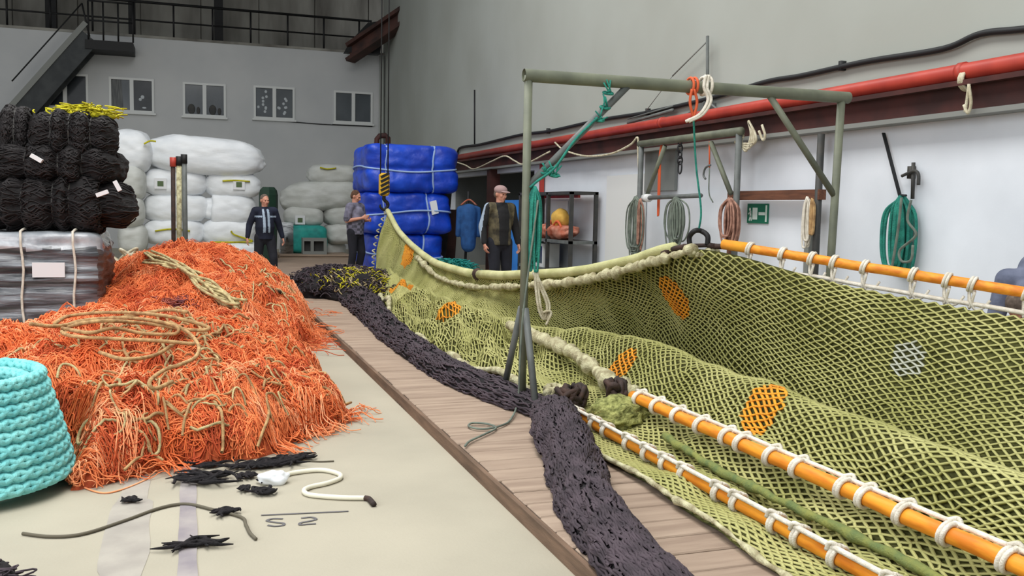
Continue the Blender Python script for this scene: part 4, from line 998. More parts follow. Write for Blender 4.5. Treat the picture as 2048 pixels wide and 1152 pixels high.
MB().tube(C_-OL, .0135, 8).build('rope', M['white_cord'], o); MB().tube(floor_curve([(730, 996), (738, 998), (748, 1009)], .014)-OL, .015, 8).build('taped_end', M['rust'], o)
c = atz(550, 957, .03); o = thing('plastic_bag', 'crumpled white plastic bag at the end of the cream cord', 'bag', c-(0, 0, .03))
sq_mesh(.085, .05, .04, 2.2, 30, 18, lambda p: p*(1+.4*nz(p[0]*22, p[1]*22, p[2]*30)), (0, 0, .035)).build('bag_body', M['sack'], o)
tag(MB().tube(floor_curve([(45, 1067), (100, 1073), (165, 1068), (250, 1041), (320, 1016), (372, 1008), (425, 1019), (482, 1034), (492, 1050), (500, 1066), (512, 1078)], .009), .008, 7).build('cord', M['grey_cord']), 'long dark cord curving across the concrete in front of the aqua coil', 'cord')
tag(MB().tube(floor_curve([(600, 921), (640, 923), (668, 922)], .006), .005, 5).build('cord', M['grey_cord']), 'short thin straight string right of the black scraps', 'cord')
tag(MB().tube(floor_curve([(150, 968), (200, 985), (240, 980), (290, 960), (300, 952)], .006), .005, 5).build('cord', M['orange_light']), 'loose pinkish string along the front foot of the near orange heap', 'cord')
b = MB()
for cv in [[(522, 1030), (610, 1026), (697, 1022)],
           [(566, 1037), (545, 1037), (534, 1041), (548, 1044), (566, 1046), (566, 1050), (550, 1052), (535, 1050)],
           [(602, 1036), (622, 1034), (632, 1038), (618, 1042), (602, 1045), (600, 1049), (615, 1048), (632, 1047)]]:
    P = floor_curve(cv, .0035, 8); T = np.gradient(P, axis=0); N = np.stack([-T[:, 1], T[:, 0], 0*T[:, 0]], 1); N /= np.linalg.norm(N, axis=1)[:, None]
    b.grid(np.stack([P-N*.0075, P+N*.0075], 1))
o = b.build('floor_marking', M['ink'], None, False); o['kind'] = 'structure'
# black netting at the lower left corner
o = thing('net_heap', 'corner of a black net heap lying in front at the lower left', 'fishing net', (-.95, 3.75, 0)); S = []; rs = []
sq_mesh(.36, .34, .13, 2.3, 40, 20, lambda p: flo(p*(1+.2*nz(p[0]*7, p[1]*7, p[2]*9)), -.088), (-.06, -.06, .09)).build('net_body', M['black_net'], o)
for k in range(520):
    a = random.uniform(-PI, PI); q = random.uniform(.05, 1.2); c = np.array([.40*math.cos(q)*math.cos(a)-.05, .38*math.cos(q)*math.sin(a)-.05, .03+.19*math.sin(q)]); th = a+PI/2+random.gauss(0, .7); l = random.uniform(.05, .12); hw = random.uniform(.006, .016)
    d = np.array([math.cos(th), math.sin(th), random.uniform(-.25, .25)]); nn = np.array([-d[1], d[0], .8]); nn /= np.linalg.norm(nn)
    S.append([c+d*l*math.cos(t)+nn*hw*math.sin(t) for t in np.linspace(0, 2*PI, 13)]); rs.append(random.uniform(.003, .005))
V, Q = tubes_np(np.array(S), np.array(rs), 4); V[:, 2] = np.maximum(V[:, 2], .002); raw_mesh('net_loops', V, Q, M['black_strand'], o)
# black and yellow netting at the far end of the walkway
o = thing('net_heap', 'dark netting mixed with yellow twine by the checked-shirt man at the walkway end', 'fishing net', (2.45, 15.8, .085)); OL = np.array(o.location)
sq_mesh(.85, 1.5, .36, 2.2, 48, 24, lambda p: flo(p*(1+.2*nz(p[0]*3, p[1]*3, p[2]*5)+.08*nz(p[0]*9, p[1]*9, p[2]*9)), -.048), (0, 0, .05)).build('net_body', M['black_net'], o)
for nm, m, cnt, cxr in (('net_strands', 'black_strand', 900, 0), ('yellow_strands', 'yellow', 130, .25), ('cream_strands', 'straw_rope', 110, .2)):
    S = []
    for k in range(cnt):
        a = random.uniform(-PI, PI) if not cxr else random.gauss(-1.3, .5); q = random.uniform(.05, 1.3)
        c = np.array([.88*math.cos(q)*math.cos(a), 1.5*math.cos(q)*math.sin(a), .05+.38*math.sin(q)]); th = random.random()*6; l = random.uniform(.1, .25)
        S.append([c+np.array([l*t*math.cos(th+t), l*t*math.sin(th+t), .04*math.sin(t*5+k)]) for t in np.linspace(0, 1, 7)])
    V, Q = tubes_np(np.array(S), .010, 3); V[:, 2] = np.maximum(V[:, 2], .004); raw_mesh(nm, V, Q, M[m], o)['kind'] = 'stuff'

# ------------------------------------------------------------------ people
def bake(o):
    dg = bpy.context.evaluated_depsgraph_get(); me = bpy.data.meshes.new_from_object(o.evaluated_get(dg)); o.modifiers.clear(); o.data = me; me.name = o.name
    me.polygons.foreach_set('use_smooth', [True]*len(me.polygons)); return o
def blob(mb, name, mats, parent, vox=.011, sm=4):
    o = mb.build(name, mats, parent); m = o.modifiers.new('r', 'REMESH'); m.mode = 'VOXEL'; m.voxel_size = vox
    s = o.modifiers.new('s', 'SMOOTH'); s.factor = .5; s.iterations = sm; bake(o); return o
V3 = lambda *a: np.array(a, float)
def unit(v): v = np.array(v, float); return v/np.linalg.norm(v)
def hand(mb, wr, d, nrm_, th, curl=.5):
    """palm with four fingers of different length and a thumb at its side"""
    d = unit(d); th = unit(np.array(th, float)-d*(np.array(th) @ d)); nr = unit(np.cross(d, th)); nr = nr if nr @ np.array(nrm_) > 0 else -nr
    mb.cap(wr-d*.02, wr+d*.03, .026, .024, 8)
    for k, (o, l) in enumerate(((.030, .072), (.010, .082), (-.010, .076), (-.029, .060))):
        kn = wr+d*(.088-.006*abs(k-1.3))+th*o; mb.cap(wr+d*.012+th*o*.6, kn, .015, .0125, 8)
        c = curl*(1+.12*k); d1 = unit(d*math.cos(c)+nr*math.sin(c)); d2 = unit(d*math.cos(c*2.1)+nr*math.sin(c*2.1))
        m_ = kn+d1*l*.52; mb.cap(kn, m_, .0105, .0095, 8); mb.cap(m_, m_+d2*l*.48, .0095, .0075, 8)
    b = wr+d*.028+th*.026; d1 = unit(d*.75+th*.6+nr*.35); e = b+d1*.042; mb.cap(wr+d*.012+th*.01, b, .016, .014, 8); mb.cap(b, e, .0135, .011, 8); mb.cap(e, e+unit(d*.95+th*.15+nr*.5)*.034, .011, .0085, 8)
def person(label, loc, rz, sc, J, jacket, trousers, hair, cap=None, rule=None, sleeves='long', yaw=0.0, nod=0.0, extra=None, kids=True, belly=0.0):
    t = thing('person', label, 'person', loc, rz); t.scale = (sc,)*3
    D = dict(pel=V3(0,0,.95), wai=V3(0,0,1.1), che=V3(0,-.005,1.3), nec=V3(0,.0,1.47), hea=V3(0,-.015,1.62),
             shR=V3(-.185,0,1.42), elR=V3(-.25,.02,1.14), wrR=V3(-.27,-.06,.89), shL=V3(.185,0,1.42), elL=V3(.25,.02,1.14), wrL=V3(.27,-.06,.89),
             hiR=V3(-.1,0,.91), knR=V3(-.11,-.03,.5), anR=V3(-.115,.03,.09), hiL=V3(.1,0,.91), knL=V3(.11,-.03,.5), anL=V3(.115,.03,.09), curl=.45, thR=None, thL=None)
    D.update(J); B = MB()
    R = Matrix.Rotation(yaw, 3, 'Z') @ Matrix.Rotation(nod, 3, 'X'); Rn = np.array(R)
    def hp(*p): return D['hea']+Rn@np.array(p, float)
    Hd = MB(); Hd.ball((0, .012, .02), (.076, .094, .096), 18, 12); Hd.ball((0, -.022, -.038), (.058, .066, .075), 16, 10); Hd.ball((0, -.05, -.088), (.03, .03, .026), 10, 8)
    Hd.cap((0, -.083, .018), (0, -.104, -.022), .010, .015, 8); Hd.cap((-.030, -.081, .032), (.030, -.081, .032), .013, .013, 8)
    for s_ in (-1, 1): Hd.ball((s_*.077, .012, -.002), (.013, .022, .033), 10, 8); Hd.ball((s_*.042, -.06, -.015), (.022, .022, .024), 8, 6)
    B.add([tuple(hp(*v)) for v in Hd.v], Hd.f)
    B.cap(D['nec']-V3(0, 0, .05), D['hea']+Rn@V3(0, .01, -.04), .062, .058)
    B.cap(D['pel'], D['wai'], .135, .12, 16); B.cap(D['wai'], D['che'], .125, .14, 16); B.cap(D['che'], D['nec']-V3(0, 0, .06), .135, .07, 14); B.cap(D['shR'], D['shL'], .065, .065)
    for s_ in 'RL':
        B.cap(D['sh'+s_], D['el'+s_], .054, .042); B.cap(D['el'+s_], D['wr'+s_], .042, .029)
        B.cap(D['hi'+s_], D['kn'+s_], .085, .058); B.cap(D['kn'+s_], D['an'+s_], .056, .042); B.cap(D['an'+s_]-V3(0, 0, .03), D['an'+s_]+V3(0, -.14, -.05), .042, .032)
        d = D['wr'+s_]-D['el'+s_]; inward = V3(1 if s_ == 'R' else -1, 0, 0)
        hand(B, D['wr'+s_]+unit(d)*.02, d, inward, D['th'+s_] if D['th'+s_] is not None else V3(0, -1, 0), D['curl'])
    blob(B, 'body', M['skin'], t, .0085, 3)
    # clothing shells follow the body
    C = MB(); C.tube([D['pel']-(D['wai']-D['pel'])*.55, D['pel'], D['wai']], [.172, .170, .158+belly], 18); C.cap(D['wai']+V3(0, -belly*.6, 0), D['che'], .160+belly, .165, 18); C.cap(D['che'], D['nec']-V3(0, 0, .09), .165, .085, 16); C.cap(D['shR']+V3(.01, 0, 0), D['shL']-V3(.01, 0, 0), .086, .086, 14)
    for s_ in 'RL':
        e = D['el'+s_]; wv = D['wr'+s_]
        if sleeves == 'long': C.cap(D['sh'+s_], e, .076, .066); C.cap(e, e+(wv-e)*.96, .065, .046)
        else: C.cap(D['sh'+s_], D['sh'+s_]+(e-D['sh'+s_])*.85, .08, .075)
    C.cap(D['nec']-V3(0, 0, .07), D['nec']-V3(0, .012, .005), .08, .066, 14)
    jk = blob(C, 'jacket' if sleeves == 'long' else 'shirt', [M[m] for m in jacket], t, .0125, 4)
    if rule:
        for p in jk.data.polygons: p.material_index = rule(p.center, p.normal)
    T = MB(); T.cap(D['pel']+V3(0, 0, .04), D['pel']+V3(0, 0, -.04), .155, .145, 16)
    for s_ in 'RL': T.cap(D['hi'+s_], D['kn'+s_], .108, .082); T.cap(D['kn'+s_], D['an'+s_]+V3(0, 0, -.01), .08, .07)
    blob(T, 'trousers', M[trousers], t, .0125, 4)
    for s_ in 'RL':
        a = D['an'+s_]; S_ = MB(); S_.cap(a+V3(0, .03, -.042), a+V3(0, -.15, -.055), .048, .042); S_.cap(a, a+V3(0, -.04, -.04), .05, .045)
        q = blob(S_, 'shoe', M['shoe'], t, .011, 2)
    H = MB()
    def add_head(mb, src): mb.add([tuple(hp(*v)) for v in src.v], src.f); return mb
    h = MB(); h.ball((0, .028, .038), (.083, .092, .092), 18, 12); h.ball((0, .055, .0), (.076, .06, .075), 16, 10); blob(add_head(MB(), h), 'hair', M[hair], t, .009, 2)
    for s_ in (-1, 1):
        e = MB(); e.ball((s_*.030, -.083, .014), (.011, .006, .007), 10, 6); add_head(MB(), e).build('eye', M['eye'], t)
    e = MB(); e.ball((0, -.088, -.052), (.024, .007, .007), 10, 6); add_head(MB(), e).build('mouth', M['lips'], t)
    if cap:
        c_ = MB(); c_.ball((0, .012, .066), (.094, .108, .074), 20, 12); c_.ball((0, -.085, .052), (.072, .085, .014), 16, 8); add_head(MB(), c_).build('peaked_cap', M[cap], t)
    if extra: extra(t, D)
    return t
# man in navy walking past the white sacks
def r1(c, n):
    if n.y < .1 and 1.0 < c.z < 1.46 and abs(abs(c.x+.02*(c.z-1.2))-.045) < .022: return 1
    if n.y < .3 and abs(c.z-1.315) < .016 and abs(c.x) > .075 and abs(c.x) < .21: return 1
    return 0
person('man in a navy work jacket with pale vertical stripes walking past the white sacks', atz(530, 567, 0), .12, 1.0,
       dict(knL=V3(.14, -.14, .5), anL=V3(.15, -.12, .09), knR=V3(-.13, .0, .49), anR=V3(-.14, .28, .12), elR=V3(-.29, .03, 1.15), wrR=V3(-.335, -.02, .91), elL=V3(.285, .05, 1.15), wrL=V3(.35, .04, .91)),
       ['navy', 'band'], 'trouser', 'hair_grey', None, r1, yaw=.25, nod=.12, belly=.03)
# man in the checked shirt
p2 = aty(710, 552, 18.9)
def r2(c, n): return 1 if (c.z < 1.22 and (int(c.z*18)+int(c.x*18+40)) % 2) else 0
person('man in a grey checked shirt with bent arms beside the blue bales', (p2[0], 18.9, .087), .75, 1.02,
       dict(elR=V3(-.25, .02, 1.14), wrR=V3(-.10, -.22, 1.20), elL=V3(.25, .0, 1.15), wrL=V3(.12, -.24, 1.16), thR=V3(0, 0, 1), thL=V3(0, 0, 1), knL=V3(.12, -.07, .5)),
       ['shirt', 'shirt_dark'], 'trouser', 'hair_brown', None, r2, 'short', yaw=.25, nod=.38, belly=.02)
# man with the cap
p3 = aty(998, 540, 13.7)
def r3(c, n):
    if abs(c.x) > .20 and n.x*c.x > 0 and abs(c.y-.0) < .03 and c.x < 0: return 2
    if abs(c.x) > .205: return 1
    if n.y < .35 and abs(c.x) < .075+.05*(c.z-1.0): return 1
    return 0
person('man in a pale peaked cap and camouflage vest over black clothes standing behind the net', (p3[0], 13.7, .087), .12, 1.04,
       dict(elR=V3(-.27, .03, 1.14), wrR=V3(-.27, -.05, .90), elL=V3(.27, .03, 1.14), wrL=V3(.30, -.02, .90), knR=V3(-.12, -.10, .5)),
       ['camo', 'black_cloth', 'band'], 'trouser', 'hair_grey', 'cap', r3, yaw=.35, nod=.15, belly=.015)
# man bending at the right edge
p4 = aty(2050, 560, 5.2)
person('person in a blue-grey jacket bending down behind the raised orange pole at the right edge', (p4[0]+.32, 5.2, 0), -1.35, 1.0,
       dict(pel=V3(0, .05, .95), wai=V3(0, -.05, 1.08), che=V3(0, -.22, 1.17), nec=V3(0, -.42, 1.05), hea=V3(0, -.48, .91), shR=V3(-.185, -.36, 1.10), shL=V3(.185, -.36, 1.10),
            elR=V3(-.22, -.40, .82), wrR=V3(-.16, -.56, .66), elL=V3(.22, -.40, .82), wrL=V3(.16, -.56, .66), knR=V3(-.11, -.06, .49), knL=V3(.11, -.06, .49)),
       ['denim'], 'trouser', 'hair_grey', None, None, nod=1.3, belly=.03)

# ------------------------------------------------------------------ crane hook and its cables
hk = aty(768, 408, 18.4); o = thing('crane_hook', 'yellow and black striped crane hook block hanging in front of the blue bales', 'crane hook', hk)
zt = aty(767, 346, 18.4)[2]-hk[2]; zb = aty(767, 392, 18.4)[2]-hk[2]; h = zt-zb
bl = MB(); n = 18
for k in range(n):
    z0 = zb+h*k/n; z1 = zb+h*(k+1)/n
bm_ = MB().box((-.10, -.09, zb), (.10, .09, zt), 0, .04); blk = bm_.build('pulley_block', [M['hook_yellow'], M['black_steel']], o, False)
st = MB()
for k in range(5):
    z = zb+h*(.14+.19*k); st.obox((0, -.093, z), (.085, 0, .045), (0, .004, 0), (-.012, 0, .022))
st.build('black_stripes', M['black_steel'], o, False)
MB().tube(cr([(0, 0, zb), (0, 0, zb-.07), (.06, 0, zb-.13), (.075, 0, zb-.2), (0, 0, zb-.275), (-.075, 0, zb-.22), (-.07, 0, zb-.17)], 6), [.035]*13+list(np.linspace(.038, .015, 24)), 10).build('hook', M['black_steel'], o)
for x in (-.075, .075): MB().tube([(x, 0, zt-.03), (x*.9, 0, 10.5-hk[2])], .013, 6).build('cable', M['cable'], o)
MB().box((-.3, -.2, 10.4-hk[2]), (.3, .2, 10.8-hk[2])).build('trolley', M['dark_steel'], o, False)
MB().box((-6, -.15, 10.8-hk[2]), (WX-.1-hk[0], .15, 11.3-hk[2])).build('crane_beam', M['brown_steel'], o, False)
tag(MB().tube(cr([hk+(0, 0, zb-.27), hk+(.02, 0, zb-.36), G[0, 0]+(0, 0, .03)], 5), .012, 6).build('sling', M['cream_rope']), 'short cream sling joining the crane hook to the far tip of the net', 'sling')
for k in range(14):
    q = G[0, 6+6*k]+NL; MB().tube(cr([q+(-.03, .02, .03), q+(-.09, 0, .0), q+(-.04, -.02, -.04)], 4), .014, 5).build('edge_lacing', M['lumpy_rope'], net)

# ------------------------------------------------------------------ along the right wall
# shelf with odds and ends
sy0, sy1, sx0, sx1 = 14.45, 17.0, 6.05, 6.5; H_ = 1.86
sh_ = thing('shelf', 'dark steel shelf rack against the white wall behind the left gantry post', 'shelf', (sx0, sy0, 0))
for (x, y) in ((0, 0), (.45, 0), (0, sy1-sy0), (.45, sy1-sy0), (0, (sy1-sy0)*.42)): MB().box((x-.03, y-.03, 0), (x+.03, y+.03, H_)).build('upright', M['dark_steel'], sh_, False)
for z in (.45, .98, H_-.04): MB().box((-.03, -.03, z), (.48, sy1-sy0+.03, z+.05)).build('shelf_board', M['grey_steel' if z < 1.5 else 'dark_steel'], sh_, False)
def on_shelf(px, y_): return aty(px, 470, y_)
o = thing('paper_roll', 'white roll on the shelf, left end', 'roll', (6.2, 16.65, 1.03)); MB().tube([(-.15, 0, .10), (.18, 0, .10)], .10, 18).build('roll_body', M['white_plastic'], o); MB().tube([(-.156, 0, .10), (-.15, 0, .10)], .035, 12).build('core', M['cable'], o)
o = thing('rag_heap', 'heap of pink and orange rags on the shelf', 'rags', (6.22, 15.5, 1.03)); sq_mesh(.2, .85, .14, 2.2, 50, 24, lambda p: p*(1+.25*nz(p[0]*5, p[1]*5, p[2]*7)+.1*nz(p[0]*14, p[1]*14, p[2]*14)), (0, 0, .13)).build('cloth', M['rags'], o)
b = MB()
for k in range(5): b.tube(cr([(-.12+.04*k, -.5+.2*k+.4*t, .22+.10*math.sin(t*PI)) for t in np.linspace(0, 1, 6)], 3), .022, 6)
b.build('rope', M['orange_tie'], o)
o = thing('cloth_bundle', 'rounded yellow cloth bundle on top of the rags on the shelf', 'bundle', (6.22, 15.35, 1.22)); sq_mesh(.15, .24, .19, 2, 36, 20, lambda p: p*(1+.12*nz(p[0]*8, p[1]*8, p[2]*8)), (0, 0, .17)).build('cloth', M['straw_hat'], o)
tag(MB().box((WX-.03, 15.9, 1.2), (WX-.012, 16.7, 1.72)).build('notice', M['label'], None, False), 'pale paper notice on the wall behind the shelf', 'notice')
o = thing('crate', 'white frame crate on the lowest level of the shelf', 'crate', (6.1, 16.2, .5)); b = MB()
for (y0, y1, z0, z1) in ((-.35, .35, 0, .05), (-.35, .35, .38, .43), (-.35, -.29, .05, .38), (.29, .35, .05, .38)): b.box((0, y0, z0), (.32, y1, z1))
b.build('frame', M['white_plastic'], o, False); MB().box((.06, -.29, .05), (.3, .29, .38)).build('inside', M['glass_grey'], o, False)
# pipe rack standing along the wall, with ropes on it
RX = 6.25; q = [atx(1283, 282, RX), atx(1478, 270, RX)]; zb_ = (q[0][2]+q[1][2])/2
rk = thing('pipe_rack', 'smaller pipe rack with slanting braces standing along the white wall', 'rack', (RX, q[1][1], 0)); O_ = np.array(rk.location)
ya, yb = q[0][1], q[1][1]
MB().tube(np.array([(RX, ya+.05, zb_), (RX, yb-.05, zb_)])-O_, .05, 14).build('top_beam', M['olive_steel'], rk)
for y_ in (ya, yb): MB().tube(np.array([(RX, y_, zb_), (RX, y_, 0)])-O_, .04, 10).build('post', M['grey_steel'], rk)
for (xa_, ya_, xb_, yb_) in ((1330, 292, 1290, 402), (1422, 285, 1462, 388)):
    a_, b_ = atx(xa_, ya_, RX), atx(xb_, yb_, RX); MB().tube(np.array([a_, b_])-O_, .032, 8).build('diagonal_brace', M['olive_steel'], rk)
a_, b_ = atx(1292, 396, RX-.05), atx(1402, 391, RX-.05); MB().tube(np.array([a_, b_])-O_, .03, 8).build('cross_pipe', M['grey_steel'], rk); MB().tube(np.array([a_+(0, .05, 0), a_-(0, .1, 0)])-O_, .06, 10).build('white_end', M['white_plastic'], rk)
# wood rail with its end post
a_, b_ = atx(1466, 391, 6.42), atx(1640, 388, 6.42); zr = (a_[2]+b_[2])/2
o = thing('wood_rail', 'brown timber rail on steel posts along the white wall beside the exit sign', 'rail', (6.42, b_[1], 0)); O_ = np.array(o.location)
MB().box((-.05, -.05, zr-.06), (.04, a_[1]-b_[1]+.05, zr+.05)).build('beam', M['wood2'], o, False)
MB().tube([(-.02, 0, 0), (-.02, 0, atx(1648, 268, 6.42)[2])], .04, 10).build('post', M['dark_steel'], o); MB().tube([(-.02, a_[1]-b_[1], 0), (-.02, a_[1]-b_[1], zr)], .035, 10).build('post', M['wood2'], o)
def wall_hank(px, y0, y1, X_, wpx, nl, r, m, name, label, seed=1):
    t = atx(px, y0, X_); bo = atx(px, y1, X_); wd = abs(atx(px-wpx/2, y0, X_)[1]-atx(px+wpx/2, y0, X_)[1])
    ropething(name, label, 'rope', hank(X_, t[1], t[2], bo[2], wd, nl, r, (0, 1, 0), seed, .04), r, M[m])
wall_hank(1272, 392, 520, RX-.1, 30, 15, .011, 'grey_rope', 'rope_hank', 'grey-green rope hank on the left post of the pipe rack', 2)
wall_hank(1280, 396, 500, RX-.14, 10, 4, .014, 'faded_rope', 'rope_hank', 'faded pink rope strands beside the grey hank on the rack\'s left post', 3)
wall_hank(1352, 394, 496, RX-.1, 44, 20, .011, 'grey_rope', 'rope_hank', 'wide grey-green rope hank hanging from the middle of the cross pipe', 4)
wall_hank(1462, 396, 490, RX-.1, 30, 14, .012, 'faded_rope', 'rope_hank', 'rusty pink rope hank on the post left of the exit sign', 5)
wall_hank(1614, 394, 500, 6.34, 16, 7, .011, 'white_rope', 'rope_hank', 'white rope hank at the right end of the timber rail', 6)
wall_hank(1625, 396, 470, 6.32, 10, 3, .012, 'tan_rope', 'rope_hank', 'tan rope strand beside the white hank on the timber rail', 7)
wall_hank(1325, 283, 470, RX+.05, 8, 2, .010, 'orange_tie', 'hanging_line', 'thin orange cord hanging behind the pipe rack brace', 8)
# chain and hooks from the rack beam
o = thing('chain', 'short black chain hanging from the middle of the pipe rack beam', 'chain', atx(1360, 280, RX)); O_ = np.array(o.location)
for k, yy in enumerate((285, 297, 309, 321, 335)):
    c = atx(1360, yy, RX)-O_; w_ = .035; hh = .055 if k < 4 else .085
    MB().tube([c+np.array([w_*math.cos(t)*(k % 2), w_*math.cos(t)*((k+1) % 2)*1.3, hh*math.sin(t)]) for t in np.linspace(0, 2*PI, 17)[:-1]], .011, 6, 0, True).build('link', M['cable'], o)
for (px, lb, m) in ((1419, 'S-shaped grey hook on an orange cord under the right end of the pipe rack beam', 'orange_tie'),):
    o = thing('wire_hook', lb, 'hook', atx(px, 283, RX)); O_ = np.array(o.location)
    MB().tube([(0, 0, 0), atx(px, 335, RX)-O_], .010, 6).build('cord', M[m], o)
    MB().tube(cr([atx(px+2, 330, RX)-O_, atx(px-8, 336, RX)-O_, atx(px-12, 350, RX)-O_, atx(px-8, 358, RX)-O_], 5), .014, 6).build('hook', M['grey_steel'], o)
    MB().tube(cr([atx(px, 335, RX)-O_, atx(px-1, 385, RX)-O_, atx(px+7, 405, RX)-O_], 5), .008, 6).build('line', M['grey_rope'], o)
# ropes hanging under the red pipe
q = [(905, 322), (930, 330), (945, 338), (960, 334), (985, 322), (1010, 312), (1030, 322), (1050, 328), (1100, 303)]
ropething('swag_rope', 'thin pale rope sagging under the far end of the red pipe', 'rope', [cr([atx(x, y, WX-.3) for x, y in q], 6)], .016, M['cream_rope'])
q = [(1110, 285), (1128, 300), (1170, 312), (1220, 308), (1260, 290), (1275, 275), (1276, 300), (1278, 345)]
ropething('swag_rope', 'cream rope sagging under the red pipe behind the gantry brace', 'rope', [cr([atx(x, y, WX-.3) for x, y in q], 6)], .016, M['cream_rope'])
q = [[(1487, 262+4*k), (1483-4*k, 285), (1492+5*k, 302-5*k), (1502+3*k, 270), (1497, 242)] for k in range(4)]+[[(1524, 250), (1530, 270), (1526, 280), (1518, 262)]]
ropething('rope_knot', 'knotted pale ropes wrapped round the red pipe behind the gantry beam', 'rope', [cr([atx(x, y, WX-.3) for x, y in c], 6) for c in q], .016, M['cream_rope'])
c0 = atx(1940, 160, WX-.17); q = [[c0+(.085*math.cos(a), .02*k, .085*math.sin(a)) for a in np.linspace(0, 2*PI, 16)] for k in range(3)]
q += [cr([atx(x, y, WX-.28) for x, y in c], 6) for c in ([(1938, 168), (1934, 200), (1930, 224)], [(1938, 172), (1942, 205), (1936, 226), (1928, 210)])]
ropething('rope_tie', 'pale rope tied round the red pipe near the right edge', 'rope', q, .014, M['cream_rope'])
# bracket with a lifting arm above the pipe
o = thing('wall_bracket', 'grey steel bracket with an upright rod above the red pipe, behind the gantry beam', 'bracket', atx(1412, 245, WX-.1)); O_ = np.array(o.location); b = MB()
b.tube([atx(1415, 236, WX-.12)-O_, atx(1415, 72, WX-.12)-O_], .022, 8); b.build('rod', M['grey_steel'], o)
b = MB(); b.tube([atx(1415, 82, WX-.12)-O_, atx(1345, 152, WX-.12)-O_], .010, 6); b.tube([atx(1345, 152, WX-.12)-O_, atx(1292, 222, WX-.12)-O_], .006, 6); b.build('stay_wire', M['rail_grey'], o)
b = MB()
for (p, q_) in (((1410, 205), (1360, 240)), ((1418, 205), (1445, 228)), ((1412, 212), (1430, 235)), ((1415, 245), (1440, 222))): b.tube([atx(*p, WX-.14)-O_, atx(*q_, WX-.06)-O_], .02, 6)
b.box(tuple(np.array((-.1, -.08, -.05))), (.1, .08, .25)); b.build('frame', M['grey_steel'], o, False)
b = MB(); b.tube([atx(1256, 246, WX-.12)-O_, atx(1346, 220, WX-.12)-O_], .025, 6); b.tube([atx(1256, 238, WX-.1)-O_, atx(1346, 212, WX-.1)-O_], .012, 6); b.build('arm', M['grey_steel'], o)
# teal hank with hook, black strap and grapnel on the right wall
t = atx(1803, 392, WX-.12); bo = atx(1803, 552, WX-.12)
ropething('rope_hank', 'thick teal rope hank hanging from a strap on the white wall at the right', 'rope', hank(WX-.12, t[1], t[2], bo[2], .27, 20, .017, (0, 1, 0), 12, .07), .0165, M['teal_rope'])
ropething('rope_loop', 'pale teal rope loop in front of the teal hank', 'rope', [cr([atx(x, y, WX-.26) for x, y in ((1822, 400), (1815, 440), (1832, 470), (1800, 500), (1803, 522), (1822, 520), (1826, 490))], 6), cr([atx(x, y, WX-.25) for x, y in ((1803, 395), (1796, 460), (1782, 545))], 6)], .013, M['grey_rope'])
b = MB(); b.bar(atx(1767, 266, WX-.05), atx(1800, 392, WX-.08), .035, .012); b.tube([atx(1798, 390, WX-.05)-(0, 0, 0), atx(1812, 391, WX-.2)], .012, 6)
tag(b.build('strap', M['cable'], None, False), 'black strap running down from the brown beam to the teal hank', 'strap')
b = MB(); b.tube([atx(1825, 398, WX-.06), atx(1827, 325, WX-.06)], .018, 8); b.tube(cr([atx(x, y, WX-.08) for x, y in ((1804, 352), (1815, 347), (1830, 342), (1837, 350), (1837, 370))], 5), .016, 8)
b.box((WX-.05, atx(1827, 345, WX)[1]-.03, atx(1827, 345, WX)[2]-.06), (WX, atx(1827, 345, WX)[1]+.03, atx(1827, 345, WX)[2]+.06))
tag(b.build('wall_hook', M['dark_steel']), 'dark steel hook fixed on the white wall above the teal hank', 'hook')
# white boards leaning on the wall
for k, (x0, x1, y0, y1, lb) in enumerate([(1215, 1290, 352, 540, 'tall white board leaning on the wall right of the shelf'), (1292, 1352, 302, 382, 'pinkish-grey board fixed high on the wall behind the pipe rack')]):
    a_, b_ = atx(x0, y0, WX-.05), atx(x1, y0, WX-.05); zb_ = 0 if k == 0 else atx(x0, y1, WX-.05)[2]
    ob = MB().box((WX-.06, b_[1], zb_), (WX-.015, a_[1], a_[2])).build('board', M['white_plastic' if k == 0 else 'recess'], None, False); tag(ob, lb, 'board')
# open bay: red column, blue clothing, leaning boards, teal heap
p = aty(966, 340, 20.3); o = MB().box((-.12, -.12, 0), (.12, .12, 2.62)).build('column', M['oxide'], None, False); o.location = (6.55, p[1], 0); tag(o, 'dark red steel column in the open bay behind the man in the cap', 'column')
p = atx(1040, 400, 6.5); o = MB().box((-.04, 0, 0), (.04, 1.15, p[2])).build('panel', M['blue_panel'], None, False); o.location = (6.48, p[1]-.35, 0); tag(o, 'bright blue upright panel behind the man in the cap', 'panel')
p = aty(938, 392, 19.6); zt = p[2]; o = thing('hung_overall', 'blue work overall hanging in the bay between the blue bales and the red column', 'overall', (p[0], 19.6, 0)); 
b = MB(); b.cap((-.0, 0, .75), (0, 0, zt-.35), .17, .19); b.cap((-.15, 0, zt-.28), (.15, 0, zt-.28), .08, .08); b.cap((-.2, 0, zt-.3), (-.24, 0, zt-.85), .08, .06); b.cap((.2, 0, zt-.3), (.24, 0, zt-.85), .08, .06)
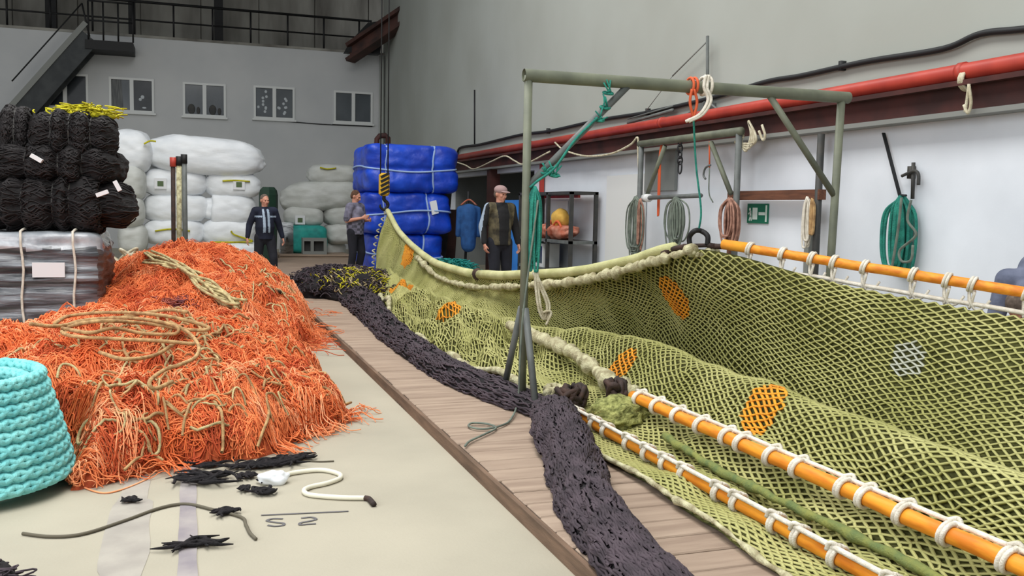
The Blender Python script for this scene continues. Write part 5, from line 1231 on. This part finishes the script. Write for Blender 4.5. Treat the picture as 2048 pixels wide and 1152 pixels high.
blob(b, 'overall_body', M['blue_cloth'], o, .02, 4); MB().tube(cr([(-.18, 0, zt-.2), (0, 0, zt-.08), (.18, 0, zt-.2)], 4), .02, 6).build('hanger', M['rags'], o); MB().tube([(0, .25, 0), (0, .05, zt+.1)], .03, 6).build('stand', M['cable'], o)
for k, (x, yt, rzz, m, lb) in enumerate([(886, 352, .10, 'rust', 'dark plank leaning just right of the topmost blue bale'), (902, 372, .04, 'dark_steel', 'dark grey plank leaning in the bay right of the blue bales'), (914, 420, -.06, 'brown_steel', 'short brown plank leaning in the bay')]):
    p = aty(x, yt, 20.6+.25*k); b = MB(); b.bar((-.35*p[2]*.4, -.15, 0), (0, .3, p[2]), .22, .05); o = b.build('plank', M[m], None, False); o.location = (p[0], p[1], 0); tag(o, lb, 'plank')
p = aty(900, 520, 18.2); o = thing('net_heap', 'heap of teal netting on the floor at the foot of the blue bales', 'netting', (p[0], 18.2, 0)); S = []
sq_mesh(.55, .5, .36, 2, 40, 20, lambda q: flo(q*(1+.25*nz(q[0]*4, q[1]*4, q[2]*5)), -.1), (0, 0, .1)).build('net_body', M['teal_rope'], o)
for k in range(260):
    a = random.uniform(-PI, PI); qq = random.uniform(.1, 1.4); c = np.array([.57*math.cos(qq)*math.cos(a), .52*math.cos(qq)*math.sin(a), .12+.38*math.sin(qq)]); th = random.random()*6
    S.append([c+np.array([.2*t*math.cos(th+t), .2*t*math.sin(th+t), .03*math.sin(t*5+k)]) for t in np.linspace(0, 1, 6)])
V, Q = tubes_np(np.array(S), .012, 3); V[:, 2] = np.maximum(V[:, 2], .004); raw_mesh('net_strands', V, Q, M['teal_tarp'], o)

a_, b_, c_ = atx(1083, 292, WX-.08), atx(1083, 394, WX-.08), atx(1156, 394, WX-.08); o = MB().bar((WX-.06, a_[1], 0), (WX-.06, a_[1], 2.44), .09, .07).bar((WX-.06, a_[1], b_[2]), (WX-.06, c_[1], b_[2]), .05, .05).build('steel_frame', M['red_pipe'], None, False)
tag(o, 'red steel post with a cross bar on the white wall behind the shelf', 'frame')
